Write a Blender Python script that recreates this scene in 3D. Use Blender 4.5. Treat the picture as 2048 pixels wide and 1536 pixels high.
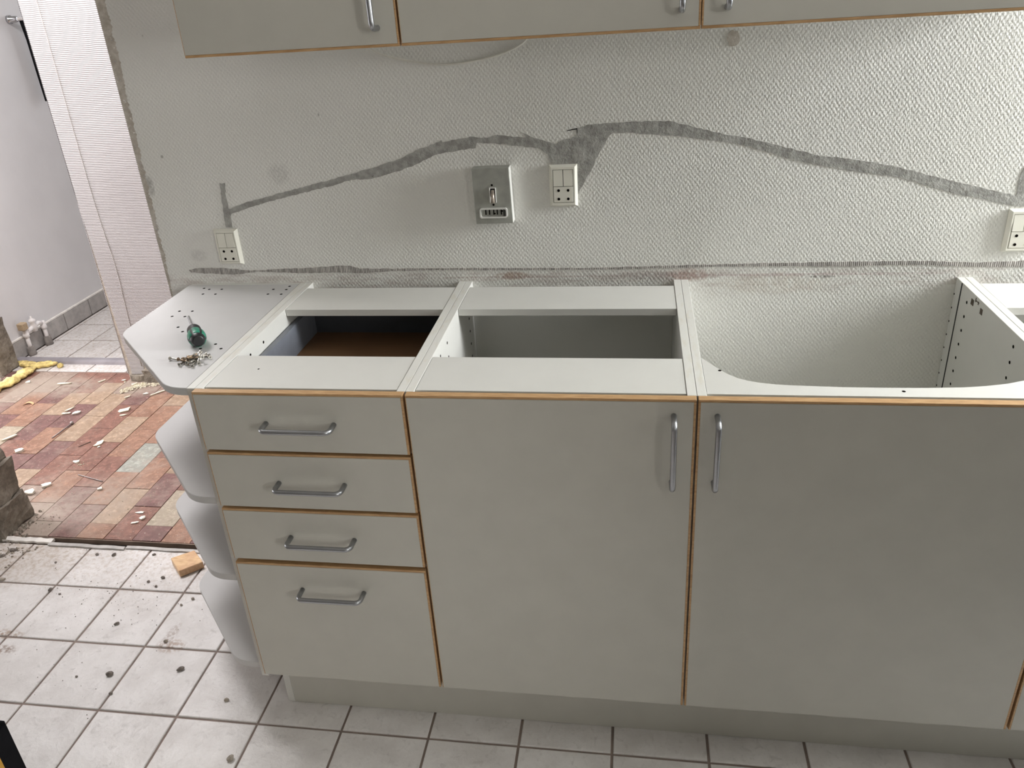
import bpy, bmesh, math, random
from mathutils import Vector, Matrix, noise

for o in list(bpy.data.objects):
    bpy.data.objects.remove(o)
S = bpy.context.scene
COL = S.collection
PI = math.pi
rnd = random.Random(7)

# ------------------------------------------------------------------ camera
CX, CY, CZ = 0.7971, -1.1804, 1.4943
PITCH, ROLL, YAW = -0.4452, 0.0693, 0.1782
FPX = 1595.13
cam = bpy.data.cameras.new('camera')
camo = bpy.data.objects.new('camera', cam)
COL.objects.link(camo)
cam.sensor_width = 36.0
cam.lens = FPX / 2048 * 36.0
cam.shift_x = 13.81 / 2048
cam.shift_y = -43.16 / 2048
cam.clip_start = 0.02
_R = (Matrix.Rotation(YAW, 3, 'Z') @ Matrix.Rotation(PITCH, 3, 'X') @ Matrix.Rotation(ROLL, 3, 'Y'))
_rx, _fy, _uz = _R @ Vector((1, 0, 0)), _R @ Vector((0, 1, 0)), _R @ Vector((0, 0, 1))
_M = Matrix.Identity(4)
for i in range(3):
    _M[i][0], _M[i][1], _M[i][2] = _rx[i], _uz[i], -_fy[i]
_M[0][3], _M[1][3], _M[2][3] = CX, CY, CZ
camo.matrix_world = _M
S.camera = camo

# ------------------------------------------------------------------ light and exposure
S.view_settings.view_transform = 'Standard'
S.view_settings.look = 'None'
S.view_settings.gamma = 1.0
S.view_settings.use_curve_mapping = False
S.view_settings.exposure = 0.0
S.cycles.max_bounces = 10
S.cycles.diffuse_bounces = 8

w = bpy.data.worlds.new('sky')
S.world = w
w.use_nodes = True
w.node_tree.nodes['Background'].inputs[0].default_value = (0.86, 0.93, 1.0, 1)
w.node_tree.nodes['Background'].inputs[1].default_value = 1.0


def area(name, loc, target, sx, sy, power, color):
    l = bpy.data.lights.new(name, 'AREA')
    l.shape = 'RECTANGLE'
    l.size, l.size_y, l.energy, l.color = sx, sy, power, color
    o = bpy.data.objects.new(name, l)
    COL.objects.link(o)
    o.location = loc
    d = Vector(target) - Vector(loc)
    o.rotation_euler = d.to_track_quat('-Z', 'Y').to_euler()
    return o


area('kitchen_window_daylight', (3.30, 0.29, 1.72), (0.0, 0.29, 1.30), 0.46, 1.05, 103, (0.975, 0.995, 1.0))
area('side_window_daylight', (2.80, -2.28, 1.55), (0.3, -1.2, 1.0), 0.60, 1.00, 29, (1.0, 0.98, 0.93))
area('added_shelf_fill', (-3.17, 0.34, 0.85), (0.0, 0.30, 0.6), 0.30, 1.1, 15, (1.0, 0.97, 0.97))  # added fill to brighten the end shelves, no known window
area('hall_skylight_daylight', (-1.18, 1.05, 2.44), (-1.12, 0.97, 0.0), 1.1, 0.50, 55, (1.0, 0.965, 0.975))
area('hall_door_daylight', (-3.17, 1.2, 1.3), (0.0, 1.2, 1.1), 0.8, 1.9, 72, (1.0, 0.965, 0.975))
area('far_room_window_daylight', (-1.25, 4.18, 1.75), (-1.5, 0.0, 1.2), 0.9, 0.9, 11, (0.98, 0.98, 1.0))

# ------------------------------------------------------------------ material helpers


class NT:
    def __init__(s, name):
        s.m = bpy.data.materials.new(name)
        s.m.use_nodes = True
        s.t = s.m.node_tree
        s.b = s.t.nodes['Principled BSDF']

    def n(s, kind, **kw):
        nd = s.t.nodes.new(kind)
        for k, v in kw.items():
            setattr(nd, k, v)
        return nd

    def put(s, sock, v):
        if isinstance(v, bpy.types.NodeSocket):
            s.t.links.new(v, sock)
        elif isinstance(v, (tuple, list)) and len(v) == 3 and sock.type == 'RGBA':
            sock.default_value = (*v, 1)
        else:
            sock.default_value = v

    def math(s, op, a, b=0.0, c=0.0, clamp=False):
        nd = s.n('ShaderNodeMath', operation=op, use_clamp=clamp)
        s.put(nd.inputs[0], a)
        s.put(nd.inputs[1], b)
        s.put(nd.inputs[2], c)
        return nd.outputs[0]

    def mix(s, f, a, b):
        nd = s.n('ShaderNodeMix', data_type='RGBA')
        s.put(nd.inputs[0], f)
        s.put(nd.inputs[6], a)
        s.put(nd.inputs[7], b)
        return nd.outputs[2]

    def noise(s, co, scale, detail=4.0, rough=0.55, dist=0.0):
        nd = s.n('ShaderNodeTexNoise')
        s.put(nd.inputs['Vector'], co)
        nd.inputs['Scale'].default_value = scale
        nd.inputs['Detail'].default_value = detail
        nd.inputs['Roughness'].default_value = rough
        nd.inputs['Distortion'].default_value = dist
        return nd.outputs[0]

    def ramp(s, f, a, b):
        nd = s.n('ShaderNodeMapRange', interpolation_type='SMOOTHSTEP')
        s.put(nd.inputs[0], f)
        nd.inputs[1].default_value, nd.inputs[2].default_value = a, b
        return nd.outputs[0]

    def pos(s):
        return s.n('ShaderNodeNewGeometry').outputs['Position']

    def obj(s):
        return s.n('ShaderNodeTexCoord').outputs['Object']

    def rand(s):
        return s.n('ShaderNodeObjectInfo').outputs['Random']

    def xyz(s, v):
        nd = s.n('ShaderNodeSeparateXYZ')
        s.put(nd.inputs[0], v)
        return nd.outputs

    def scale(s, v, sc):
        nd = s.n('ShaderNodeVectorMath', operation='MULTIPLY')
        s.put(nd.inputs[0], v)
        nd.inputs[1].default_value = sc
        return nd.outputs[0]

    def blob(s, p, cx, cz, rx, rz):
        """soft elliptical patch mask on a wall (x, z)"""
        a = s.math('DIVIDE', s.math('SUBTRACT', p[0], cx), rx)
        b = s.math('DIVIDE', s.math('SUBTRACT', p[2], cz), rz)
        d = s.math('ADD', s.math('MULTIPLY', a, a), s.math('MULTIPLY', b, b))
        return s.math('SUBTRACT', 1.0, s.ramp(d, 0.0, 1.0))

    def blobxy(s, p, cx, cy, rx, ry):
        a = s.math('DIVIDE', s.math('SUBTRACT', p[0], cx), rx)
        b = s.math('DIVIDE', s.math('SUBTRACT', p[1], cy), ry)
        d = s.math('ADD', s.math('MULTIPLY', a, a), s.math('MULTIPLY', b, b))
        return s.math('SUBTRACT', 1.0, s.ramp(d, 0.0, 1.0))

    def bump(s, h, dist, strength=1.0):
        nd = s.n('ShaderNodeBump')
        nd.inputs['Strength'].default_value = strength
        nd.inputs['Distance'].default_value = dist
        s.put(nd.inputs['Height'], h)
        s.put(s.b.inputs['Normal'], nd.outputs[0])

    def done(s, col, rough=0.5, metal=0.0, spec=None):
        s.put(s.b.inputs['Base Color'], col)
        s.put(s.b.inputs['Roughness'], rough)
        s.b.inputs['Metallic'].default_value = metal
        if spec is not None:
            s.b.inputs['Specular IOR Level'].default_value = spec
        return s.m


def plain(name, col, rough=0.5, metal=0.0, vary=0.06, scale=30.0, bump=0.0, bscale=200.0, spec=None):
    k = NT(name)
    co = k.obj()
    f = k.noise(co, scale)
    dark = tuple(c * (1 - vary) for c in col)
    lite = tuple(min(1, c * (1 + vary)) for c in col)
    c = k.mix(k.ramp(f, 0.3, 0.7), dark, lite)
    if bump:
        k.bump(k.noise(co, bscale, 3.0), bump)
    return k.done(c, rough, metal, spec)


M = {}
M['laminate'] = plain('white_laminate', (0.655, 0.65, 0.617), 0.42, vary=0.02, scale=9, bump=0.00008, bscale=900)
M['shelf'] = plain('white_shelf_laminate', (0.535, 0.53, 0.525), 0.42, vary=0.02, scale=9)
M['front'] = plain('door_laminate', (0.535, 0.525, 0.475), 0.45, vary=0.02, scale=14, bump=0.00008, bscale=900)
M['plastic'] = plain('cream_plastic', (0.78, 0.765, 0.68), 0.33, vary=0.015)
M['black'] = plain('black_void', (0.006, 0.006, 0.006), 0.8)
M['steel_handle'] = plain('satin_steel', (0.40, 0.41, 0.43), 0.34, 1.0, vary=0.05)
M['chrome'] = plain('chrome', (0.55, 0.56, 0.58), 0.16, 1.0, vary=0.03)
M['zinc'] = plain('zinc_screw', (0.52, 0.50, 0.45), 0.32, 1.0, vary=0.25, scale=300)
M['brown_steel'] = plain('tarnished_steel', (0.30, 0.22, 0.15), 0.4, 1.0, vary=0.25, scale=300)
M['nail'] = plain('rusty_nail', (0.34, 0.30, 0.29), 0.5, 0.6, vary=0.2, scale=200)
M['drawer_grey'] = plain('grey_drawer_steel', (0.20, 0.215, 0.25), 0.42, 0.15, vary=0.05)
M['drawer_shade'] = plain('shaded_drawer_back', (0.05, 0.055, 0.065), 0.6)  # drawer steel darkened, shade at the back put into the colour
M['box_grey'] = plain('grey_painted_metal', (0.36, 0.365, 0.33), 0.5, 0.1, vary=0.10, scale=40, bump=0.0003, bscale=120)
M['wall_white'] = plain('white_gloss_paint', (0.76, 0.755, 0.72), 0.4, vary=0.04)
M['slot_dark'] = plain('dark_green_bakelite', (0.05, 0.055, 0.045), 0.45)
M['pipe_white'] = plain('white_pipe_paint', (0.78, 0.75, 0.74), 0.4, vary=0.08, scale=60)
M['collar'] = plain('dirty_grey_collar', (0.20, 0.18, 0.165), 0.8, vary=0.3, scale=40)
M['cork'] = plain('brown_cork', (0.42, 0.32, 0.21), 0.8, vary=0.15, scale=120)
M['wool'] = plain('yellow_mineral_wool', (0.80, 0.60, 0.24), 0.95, vary=0.35, scale=38, bump=0.004, bscale=130)
M['chip'] = plain('plaster_chip', (0.78, 0.74, 0.60), 0.8, vary=0.08, scale=90)
M['chip_white'] = plain('white_plaster_chip', (0.80, 0.78, 0.70), 0.8, vary=0.06, scale=90)
M['pebble'] = plain('mortar_pebble', (0.20, 0.175, 0.155), 0.9, vary=0.3, scale=150)
M['pebble_light'] = plain('pale_mortar_pebble', (0.36, 0.32, 0.27), 0.9, vary=0.3, scale=150)
M['strip_white'] = plain('white_trim_strip', (0.74, 0.71, 0.67), 0.5, vary=0.12, scale=25)
M['strip_grey'] = plain('grey_trim_strip', (0.45, 0.43, 0.41), 0.55, vary=0.15, scale=25)
M['threshold'] = plain('grey_metal_threshold', (0.33, 0.31, 0.335), 0.4, 0.2, vary=0.12, scale=14)
M['bag_black'] = plain('black_fabric', (0.006, 0.006, 0.007), 0.9, vary=0.2, scale=20, bump=0.0006, bscale=500, spec=0.08)
M['bag_yellow'] = plain('yellow_plastic', (0.42, 0.22, 0.02), 0.5, vary=0.1, scale=20)
M['tool_green'] = plain('green_grip', (0.02, 0.20, 0.125), 0.38, vary=0.05)
M['tool_black'] = plain('black_grip', (0.012, 0.013, 0.014), 0.4)
M['hole'] = plain('drilled_hole', (0.007, 0.006, 0.005), 0.95, spec=0.0)
M['cable'] = plain('painted_cable', (0.70, 0.68, 0.62), 0.5)
M['socket_metal'] = plain('worn_metal_toggle', (0.50, 0.43, 0.36), 0.35, 0.6, vary=0.3, scale=150)
M['grout_dark'] = plain('brown_grout', (0.24, 0.19, 0.165), 0.9, vary=0.15, scale=15)
M['grout_red'] = plain('sandy_grout', (0.33, 0.25, 0.20), 0.95, vary=0.2, scale=15)
M['ceiling'] = plain('ceiling_white', (0.62, 0.61, 0.58), 0.7)
M['room_paint'] = plain('room_paint', (0.38, 0.37, 0.35), 0.7)
M['bracket_iron'] = plain('torn_board_core', (0.10, 0.075, 0.055), 0.8, vary=0.3, scale=200)


def oak():
    k = NT('oak_edge')
    co = k.obj()
    f = k.noise(k.scale(co, (6, 60, 60)), 6.0, 5.0)
    c = k.mix(k.ramp(f, 0.3, 0.72), (0.41, 0.235, 0.105), (0.57, 0.365, 0.185))
    return k.done(c, 0.4)


M['oak'] = oak()


def wood_bottom():
    k = NT('drawer_wood')
    co = k.obj()
    f = k.noise(k.scale(co, (3, 40, 40)), 5.0, 4.0)
    return k.done(k.mix(f, (0.15, 0.078, 0.036), (0.22, 0.118, 0.056)), 0.5)


M['drawer_wood'] = wood_bottom()


def block_wood():
    k = NT('light_wood_block')
    co = k.obj()
    f = k.noise(k.scale(co, (8, 60, 60)), 5.0, 5.0)
    g = k.ramp(k.noise(co, 30.0, 2.0), 0.4, 0.6)
    c = k.mix(k.ramp(f, 0.3, 0.7), (0.60, 0.37, 0.185), (0.78, 0.55, 0.32))
    return k.done(k.mix(k.math('MULTIPLY', g, 0.5), c, (0.52, 0.29, 0.17)), 0.5)


M['block_wood'] = block_wood()


def edge_white():
    """sawn upper edges of the carcass sides with tape remains"""
    k = NT('carcass_edge')
    p = k.pos()
    f = k.noise(k.scale(p, (60, 14, 60)), 1.6, 4.0)
    c = k.mix(k.ramp(f, 0.5, 0.68), (0.70, 0.695, 0.655), (0.665, 0.645, 0.58))
    return k.done(c, 0.5)


M['edge_white'] = edge_white()


def wallpaper_kitchen():
    k = NT('woven_wallpaper')
    p = k.pos()
    x = k.xyz(p)
    wob = k.noise(p, 70.0, 2.0)
    u = k.math('ADD', k.math('MULTIPLY', x[0], 2 * PI / 0.0098), k.math('MULTIPLY', wob, 4.0))
    v = k.math('ADD', k.math('MULTIPLY', x[2], 2 * PI / 0.0118), k.math('MULTIPLY', k.noise(p, 40.0, 2.0), 5.0))
    diam = k.math('MULTIPLY', k.math('SINE', u), k.math('SINE', v))
    rib = k.math('SINE', k.math('MULTIPLY', x[2], 2 * PI / 0.0043))
    stroke = k.noise(k.scale(p, (2.0, 1.0, 1.0)), 190.0, 1.5, 0.5)
    h = k.math('ADD', k.math('MULTIPLY', diam, 0.34), k.math('MULTIPLY', rib, 0.07))
    h = k.math('ADD', h, k.math('MULTIPLY', stroke, 1.25))
    k.bump(h, 0.00075, 1.0)
    base = k.mix(k.ramp(k.noise(p, 3.0, 3.0), 0.3, 0.7), (0.75, 0.745, 0.705), (0.785, 0.78, 0.745))
    # stains that belong to the wall: the band where the worktop stood, and smears
    nz = k.noise(k.scale(p, (6, 6, 30)), 3.0, 5.0)
    band = k.math('MULTIPLY', k.ramp(x[2], 0.80, 0.858), k.math('SUBTRACT', 1.0, k.ramp(x[2], 0.874, 0.884)))
    dirt = k.math('MULTIPLY', band, k.ramp(nz, 0.38, 0.72))
    c = k.mix(k.math('MULTIPLY', dirt, 0.55), base, (0.46, 0.39, 0.36))
    for cx, cz, rx, rz, col, st in (
            (0.515, 0.869, 0.055, 0.012, (0.36, 0.24, 0.17), 0.75),
            (0.86, 0.866, 0.20, 0.012, (0.32, 0.25, 0.23), 0.6),
            (0.92, 0.868, 0.06, 0.02, (0.40, 0.27, 0.23), 0.6),
            (1.205, 0.8605, 0.035, 0.004, (0.14, 0.12, 0.11), 0.8),
            (1.10, 0.845, 0.16, 0.03, (0.62, 0.56, 0.48), 0.4),
            (1.16, 0.866, 0.42, 0.004, (0.48, 0.36, 0.36), 0.5),
            (0.55, 0.866, 0.30, 0.0035, (0.40, 0.30, 0.28), 0.55),
            (-0.02, 1.123, 0.035, 0.03, (0.42, 0.41, 0.39), 0.35),
            (-0.352, 1.105, 0.012, 0.03, (0.25, 0.24, 0.22), 0.6),
            (-0.27, 0.93, 0.03, 0.02, (0.5, 0.49, 0.47), 0.4)):
        m = k.math('MULTIPLY', k.blob(x, cx, cz, rx, rz), st)
        m = k.math('MULTIPLY', m, k.ramp(k.noise(p, 90.0, 4.0), 0.30, 0.55))
        c = k.mix(m, c, col)
    # scattered specks
    sp = k.ramp(k.noise(p, 38.0, 1.0), 0.79, 0.81)
    c = k.mix(k.math('MULTIPLY', sp, 0.6), c, (0.28, 0.27, 0.24))
    return k.done(c, 0.62)


M['wallpaper'] = wallpaper_kitchen()


def wallpaper_hall():
    k = NT('ribbed_wallpaper')
    p = k.pos()
    x = k.xyz(p)
    v = k.math('ADD', k.math('MULTIPLY', x[2], 2 * PI / 0.0066), k.math('MULTIPLY', k.noise(p, 14.0, 2.0), 4.0))
    h = k.math('ADD', k.math('SINE', v), k.noise(p, 260.0, 2.0))
    k.bump(h, 0.0007, 0.8)
    c = k.mix(k.ramp(k.noise(p, 4.0, 3.0), 0.3, 0.7), (0.45, 0.437, 0.446), (0.48, 0.47, 0.48))
    return k.done(c, 0.6)


M['wallpaper_hall'] = wallpaper_hall()


def grey_plaster():
    k = NT('grey_cement')
    p = k.pos()
    f = k.noise(p, 45.0, 6.0, 0.65)
    g = k.noise(p, 170.0, 4.0)
    c = k.mix(k.ramp(f, 0.32, 0.70), (0.27, 0.265, 0.245), (0.45, 0.445, 0.42))
    pit = k.math('SUBTRACT', 1.0, k.ramp(k.noise(p, 85.0, 2.0), 0.24, 0.30))
    c = k.mix(k.math('MULTIPLY', pit, 0.8), c, (0.08, 0.075, 0.07))
    k.bump(k.math('ADD', k.math('ADD', f, k.math('MULTIPLY', g, 0.5)), k.math('MULTIPLY', pit, -0.6)), 0.004, 0.7)
    return k.done(c, 0.85)


M['cement'] = grey_plaster()


def raw_edge():
    k = NT('bare_plaster_edge')
    p = k.pos()
    f = k.noise(p, 60.0, 5.0, 0.65)
    c = k.mix(k.ramp(f, 0.35, 0.65), (0.47, 0.425, 0.365), (0.62, 0.58, 0.52))
    sp = k.ramp(k.noise(p, 150.0, 2.0), 0.66, 0.70)
    c = k.mix(sp, c, (0.82, 0.79, 0.75))
    k.bump(f, 0.003, 0.6)
    return k.done(c, 0.9)


M['raw_edge'] = raw_edge()


def seal_line():
    k = NT('old_sealant_line')
    p = k.pos()
    f = k.noise(k.scale(p, (40, 10, 8)), 4.0, 4.0)
    x = k.xyz(p)
    r = k.math('SINE', k.math('MULTIPLY', x[0], 2 * PI / 0.0042))
    c = k.mix(k.ramp(f, 0.35, 0.7), (0.25, 0.235, 0.215), (0.50, 0.47, 0.44))
    k.bump(k.math('ADD', f, k.math('MULTIPLY', r, 0.2)), 0.003, 0.8)
    return k.done(c, 0.8)


M['sealant'] = seal_line()


def masonry():
    k = NT('rough_masonry')
    p = k.pos()
    f = k.noise(p, 22.0, 7.0, 0.68)
    c = k.mix(k.ramp(f, 0.3, 0.72), (0.15, 0.125, 0.10), (0.36, 0.32, 0.265))
    k.bump(f, 0.02, 1.0)
    return k.done(c, 0.95)


M['masonry'] = masonry()


def smooth_wall():
    k = NT('smooth_white_wall')
    p = k.pos()
    c = k.mix(k.ramp(k.noise(p, 5.0, 3.0), 0.3, 0.7), (0.70, 0.69, 0.70), (0.735, 0.725, 0.735))
    k.bump(k.noise(p, 35.0, 3.0), 0.001, 0.5)
    return k.done(c, 0.55)


M['smooth_wall'] = smooth_wall()


def floor_tile():
    k = NT('stone_look_floor_tile')
    p = k.pos()
    x = k.xyz(p)
    r = k.rand()
    cmb = k.n('ShaderNodeCombineXYZ')
    k.put(cmb.inputs[0], x[0])
    k.put(cmb.inputs[1], x[1])
    k.put(cmb.inputs[2], k.math('MULTIPLY', r, 7.0))
    q = cmb.outputs[0]
    f = k.noise(q, 12.0, 6.0, 0.62)
    g = k.noise(q, 48.0, 5.0, 0.6, 0.6)
    c = k.mix(k.ramp(f, 0.30, 0.70), (0.64, 0.615, 0.60), (0.77, 0.75, 0.74))
    c = k.mix(k.math('MULTIPLY', k.ramp(g, 0.52, 0.75), 0.35), c, (0.33, 0.30, 0.285))
    # demolition dust and grit near the hall opening
    d = k.math('MULTIPLY', k.ramp(x[1], 0.25, 0.60), k.math('SUBTRACT', 1.0, k.ramp(x[0], -0.5, 0.05)))
    grit = k.ramp(k.noise(p, 70.0, 4.0, 0.7), 0.42, 0.68)
    c = k.mix(k.math('MULTIPLY', k.math('MULTIPLY', d, grit), 0.6), c, (0.42, 0.335, 0.265))
    corner = k.blobxy(x, -1.12, 0.53, 0.33, 0.22)
    c = k.mix(k.math('MULTIPLY', corner, k.math('ADD', 0.35, k.math('MULTIPLY', grit, 0.45))), c, (0.40, 0.33, 0.265))
    for cx, cy, rx, ry, col in ((-0.865, 0.205, 0.07, 0.022, (0.33, 0.22, 0.15)), (-0.83, 0.155, 0.05, 0.02, (0.22, 0.14, 0.10)),
                                (-0.38, 0.205, 0.05, 0.03, (0.36, 0.25, 0.19)), (-0.40, 0.24, 0.02, 0.06, (0.42, 0.36, 0.33))):
        m = k.math('MULTIPLY', k.blobxy(x, cx, cy, rx, ry), k.ramp(k.noise(p, 110.0, 4.0), 0.40, 0.58))
        c = k.mix(k.math('MULTIPLY', m, 0.8), c, col)
    sp = k.ramp(k.noise(p, 210.0, 3.0, 0.7), 0.655, 0.69)
    sp = k.math('MULTIPLY', sp, k.math('ADD', 0.3, d))
    c = k.mix(k.math('MULTIPLY', sp, 0.6), c, (0.2, 0.17, 0.15))
    k.bump(k.math('ADD', f, k.math('MULTIPLY', g, 0.4)), 0.010, 0.55)
    return k.done(c, 0.40)


M['floor_tile'] = floor_tile()


M['skirting'] = plain('grey_skirting_tile', (0.40, 0.38, 0.365), 0.45, vary=0.15, scale=25)


def quarry(name, a, b):
    k = NT(name)
    p = k.pos()
    x = k.xyz(p)
    r = k.rand()
    cmb = k.n('ShaderNodeCombineXYZ')
    k.put(cmb.inputs[0], x[0])
    k.put(cmb.inputs[1], x[1])
    k.put(cmb.inputs[2], k.math('MULTIPLY', r, 9.0))
    q = cmb.outputs[0]
    f = k.noise(q, 17.0, 6.0, 0.65, 0.4)
    c = k.mix(k.ramp(f, 0.30, 0.70), a, b)
    mot = k.ramp(k.noise(q, 48.0, 6.0, 0.7, 0.8), 0.45, 0.75)
    c = k.mix(k.math('MULTIPLY', mot, 0.9), c, tuple(min(1, v * 1.6) for v in b))
    c = k.mix(k.math('MULTIPLY', k.ramp(k.noise(q, 30.0, 5.0, 0.7), 0.52, 0.75), 0.5), c, tuple(v * 0.7 for v in a))
    # dry dust over the tiles
    d = k.noise(p, 7.0, 6.0, 0.7)
    c = k.mix(k.math('MULTIPLY', k.ramp(d, 0.48, 0.72), 0.50), c, (0.37, 0.29, 0.235))
    spots = k.ramp(k.noise(p, 95.0, 4.0, 0.65), 0.62, 0.68)
    c = k.mix(k.math('MULTIPLY', spots, 0.7), c, (0.43, 0.35, 0.285))
    gn = k.ramp(k.noise(p, 32.0, 5.0, 0.7), 0.30, 0.60)
    for cx, cy, rx, ry, st in ((-1.16, 0.66, 0.17, 0.20, 1.0), (-1.00, 0.80, 0.22, 0.2, 0.6), (-1.75, 1.62, 0.32, 0.13, 0.9), (-1.30, 1.62, 0.18, 0.10, 0.9), (-2.0, 1.45, 0.25, 0.3, 0.7)):
        m = k.math('MULTIPLY', k.blobxy(x, cx, cy, rx, ry), k.math('ADD', 0.25, k.math('MULTIPLY', gn, 0.75)))
        c = k.mix(k.math('MULTIPLY', m, st), c, (0.34, 0.28, 0.23))
    k.bump(f, 0.004, 0.5)
    return k.done(c, 0.62)


PAL = {
    'R': quarry('quarry_red', (0.159, 0.076, 0.057), (0.228, 0.112, 0.084)),
    'P': quarry('quarry_plum', (0.129, 0.065, 0.058), (0.185, 0.096, 0.086)),
    'O': quarry('quarry_orange', (0.211, 0.110, 0.073), (0.297, 0.170, 0.116)),
    'T': quarry('quarry_tan', (0.271, 0.185, 0.125), (0.348, 0.254, 0.181)),
    'B': quarry('quarry_beige', (0.297, 0.249, 0.185), (0.361, 0.305, 0.237)),
    'G': quarry('quarry_greengrey', (0.258, 0.262, 0.228), (0.305, 0.310, 0.275)),
    'D': quarry('quarry_dusty', (0.237, 0.172, 0.138), (0.310, 0.245, 0.206)),
}

# ------------------------------------------------------------------ mesh helpers


def bx(bm, x0, x1, y0, y1, z0, z1, bev=0.0, mi=0):
    vs = [bm.verts.new((x, y, z)) for x in (x0, x1) for y in (y0, y1) for z in (z0, z1)]
    fs = [(0, 1, 3, 2), (4, 6, 7, 5), (0, 4, 5, 1), (2, 3, 7, 6), (0, 2, 6, 4), (1, 5, 7, 3)]
    faces = [bm.faces.new([vs[i] for i in f]) for f in fs]
    if bev:
        ed = list({e for f in faces for e in f.edges})
        r = bmesh.ops.bevel(bm, geom=ed, offset=bev, segments=1, affect='EDGES', profile=0.5)
        faces = list({f for v in vs if v.is_valid for f in v.link_faces} | set(r['faces']))
    for f in faces:
        if f.is_valid:
            f.material_index = mi
    return faces


def prism(bm, poly, axis, a, b, mi=0):
    """poly of 2-D points extruded from a to b along axis ('z': xy, 'y': xz)"""
    def P(p, h):
        return (p[0], p[1], h) if axis == 'z' else (p[0], h, p[1])
    A = [bm.verts.new(P(p, a)) for p in poly]
    B = [bm.verts.new(P(p, b)) for p in poly]
    n = len(poly)
    fs = [bm.faces.new(A), bm.faces.new(B[::-1])]
    for i in range(n):
        j = (i + 1) % n
        fs.append(bm.faces.new((A[i], B[i], B[j], A[j])))
    for f in fs:
        f.material_index = mi
    bmesh.ops.recalc_face_normals(bm, faces=fs)
    return fs


def tube(bm, pts, r, seg=10, cap=True, mi=0):
    pts = [Vector(p) for p in pts]
    rings = []
    up = None
    for i, p in enumerate(pts):
        d = (pts[min(i + 1, len(pts) - 1)] - pts[max(i - 1, 0)]).normalized()
        if up is None:
            up = d.orthogonal().normalized()
        up = (up - d * up.dot(d)).normalized()
        sd = d.cross(up)
        rr = r(i / (len(pts) - 1)) if callable(r) else r
        rings.append([bm.verts.new(p + (up * math.cos(t) + sd * math.sin(t)) * rr) for t in [2 * PI * q / seg for q in range(seg)]])
    fs = []
    for a, b in zip(rings, rings[1:]):
        for q in range(seg):
            fs.append(bm.faces.new((a[q], a[(q + 1) % seg], b[(q + 1) % seg], b[q])))
    if cap:
        fs.append(bm.faces.new(rings[0][::-1]))
        fs.append(bm.faces.new(rings[-1]))
    for f in fs:
        f.smooth = True
        f.material_index = mi
    if cap:
        fs[-1].smooth = fs[-2].smooth = False
    return rings


def lathe(bm, prof, seg=20, mi=0, mat=Matrix.Identity(4), arc=(0, 2 * PI)):
    """prof: (t, r) along local z"""
    full = abs(arc[1] - arc[0] - 2 * PI) < 1e-6
    n = seg if full else seg + 1
    rings = []
    for t, r in prof:
        rings.append([bm.verts.new(mat @ Vector((r * math.cos(a), r * math.sin(a), t))) for a in [arc[0] + (arc[1] - arc[0]) * q / seg for q in range(n)]])
    fs = []
    for a, b in zip(rings, rings[1:]):
        for q in range(seg):
            fs.append(bm.faces.new((a[q], a[(q + 1) % n], b[(q + 1) % n], b[q])))
    if full:
        fs.append(bm.faces.new(rings[0][::-1]))
        fs.append(bm.faces.new(rings[-1]))
    for f in fs:
        f.material_index = mi
        f.smooth = len(f.verts) == 4
    return fs


def rounded(poly, radii, seg=8):
    out = []
    n = len(poly)
    for i, p in enumerate(poly):
        r = radii[i]
        if not r:
            out.append(p)
            continue
        p = Vector(p)
        a = (Vector(poly[i - 1]) - p).normalized()
        b = (Vector(poly[(i + 1) % n]) - p).normalized()
        ang = a.angle(b)
        t = r / math.tan(ang / 2)
        c = p + (a + b).normalized() * (r / math.sin(ang / 2))
        s, e = p + a * t - c, p + b * t - c
        tot = s.angle_signed(e)
        for q in range(seg + 1):
            th = -tot * q / seg
            out.append(tuple(c + Vector((s.x * math.cos(th) - s.y * math.sin(th), s.x * math.sin(th) + s.y * math.cos(th)))))
    return out


def BM():
    return bmesh.new()


WORLD = {}


def obj(name, bm, mats, parent=None):
    """link a bmesh given in world coordinates (parents are unrotated here) as ONE object"""
    if parent is not None:
        off = WORLD.get(parent.name, Vector((0, 0, 0)))
        bmesh.ops.translate(bm, verts=bm.verts, vec=-off)
    me = bpy.data.meshes.new(name)
    bm.to_mesh(me)
    bm.free()
    for m in (mats if isinstance(mats, (list, tuple)) else [mats]):
        me.materials.append(m)
    o = bpy.data.objects.new(name, me)
    COL.objects.link(o)
    if parent is not None:
        o.parent = parent
        WORLD[o.name] = WORLD.get(parent.name, Vector((0, 0, 0)))
    return o


def thing(name, label, cat, loc=(0, 0, 0), group=None):
    o = bpy.data.objects.new(name, None)
    o.empty_display_size = 0.05
    COL.objects.link(o)
    o.location = loc
    WORLD[o.name] = Vector(loc)
    return tag(o, label, cat, group)


def tag(o, label, cat, group=None):
    o['label'], o['category'] = label, cat
    if group:
        o['group'] = group
    return o


def settle(o):
    """move the origin of a one-mesh thing to the middle of its base"""
    vs = [v.co.copy() for v in o.data.vertices]
    c = Vector(((min(v.x for v in vs) + max(v.x for v in vs)) / 2, (min(v.y for v in vs) + max(v.y for v in vs)) / 2, min(v.z for v in vs)))
    o.data.transform(Matrix.Translation(-c))
    o.location = o.location + c
    return o


def struct(name, bm, m, parent=None):
    o = obj(name, bm, m, parent)
    if parent is None:
        o['kind'] = 'structure'
    return o


def box_obj(name, dims, m, parent=None, bev=0.0006):
    bm = BM()
    bx(bm, *dims, bev=bev)
    return obj(name, bm, m, parent)


_tiles = {}


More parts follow.
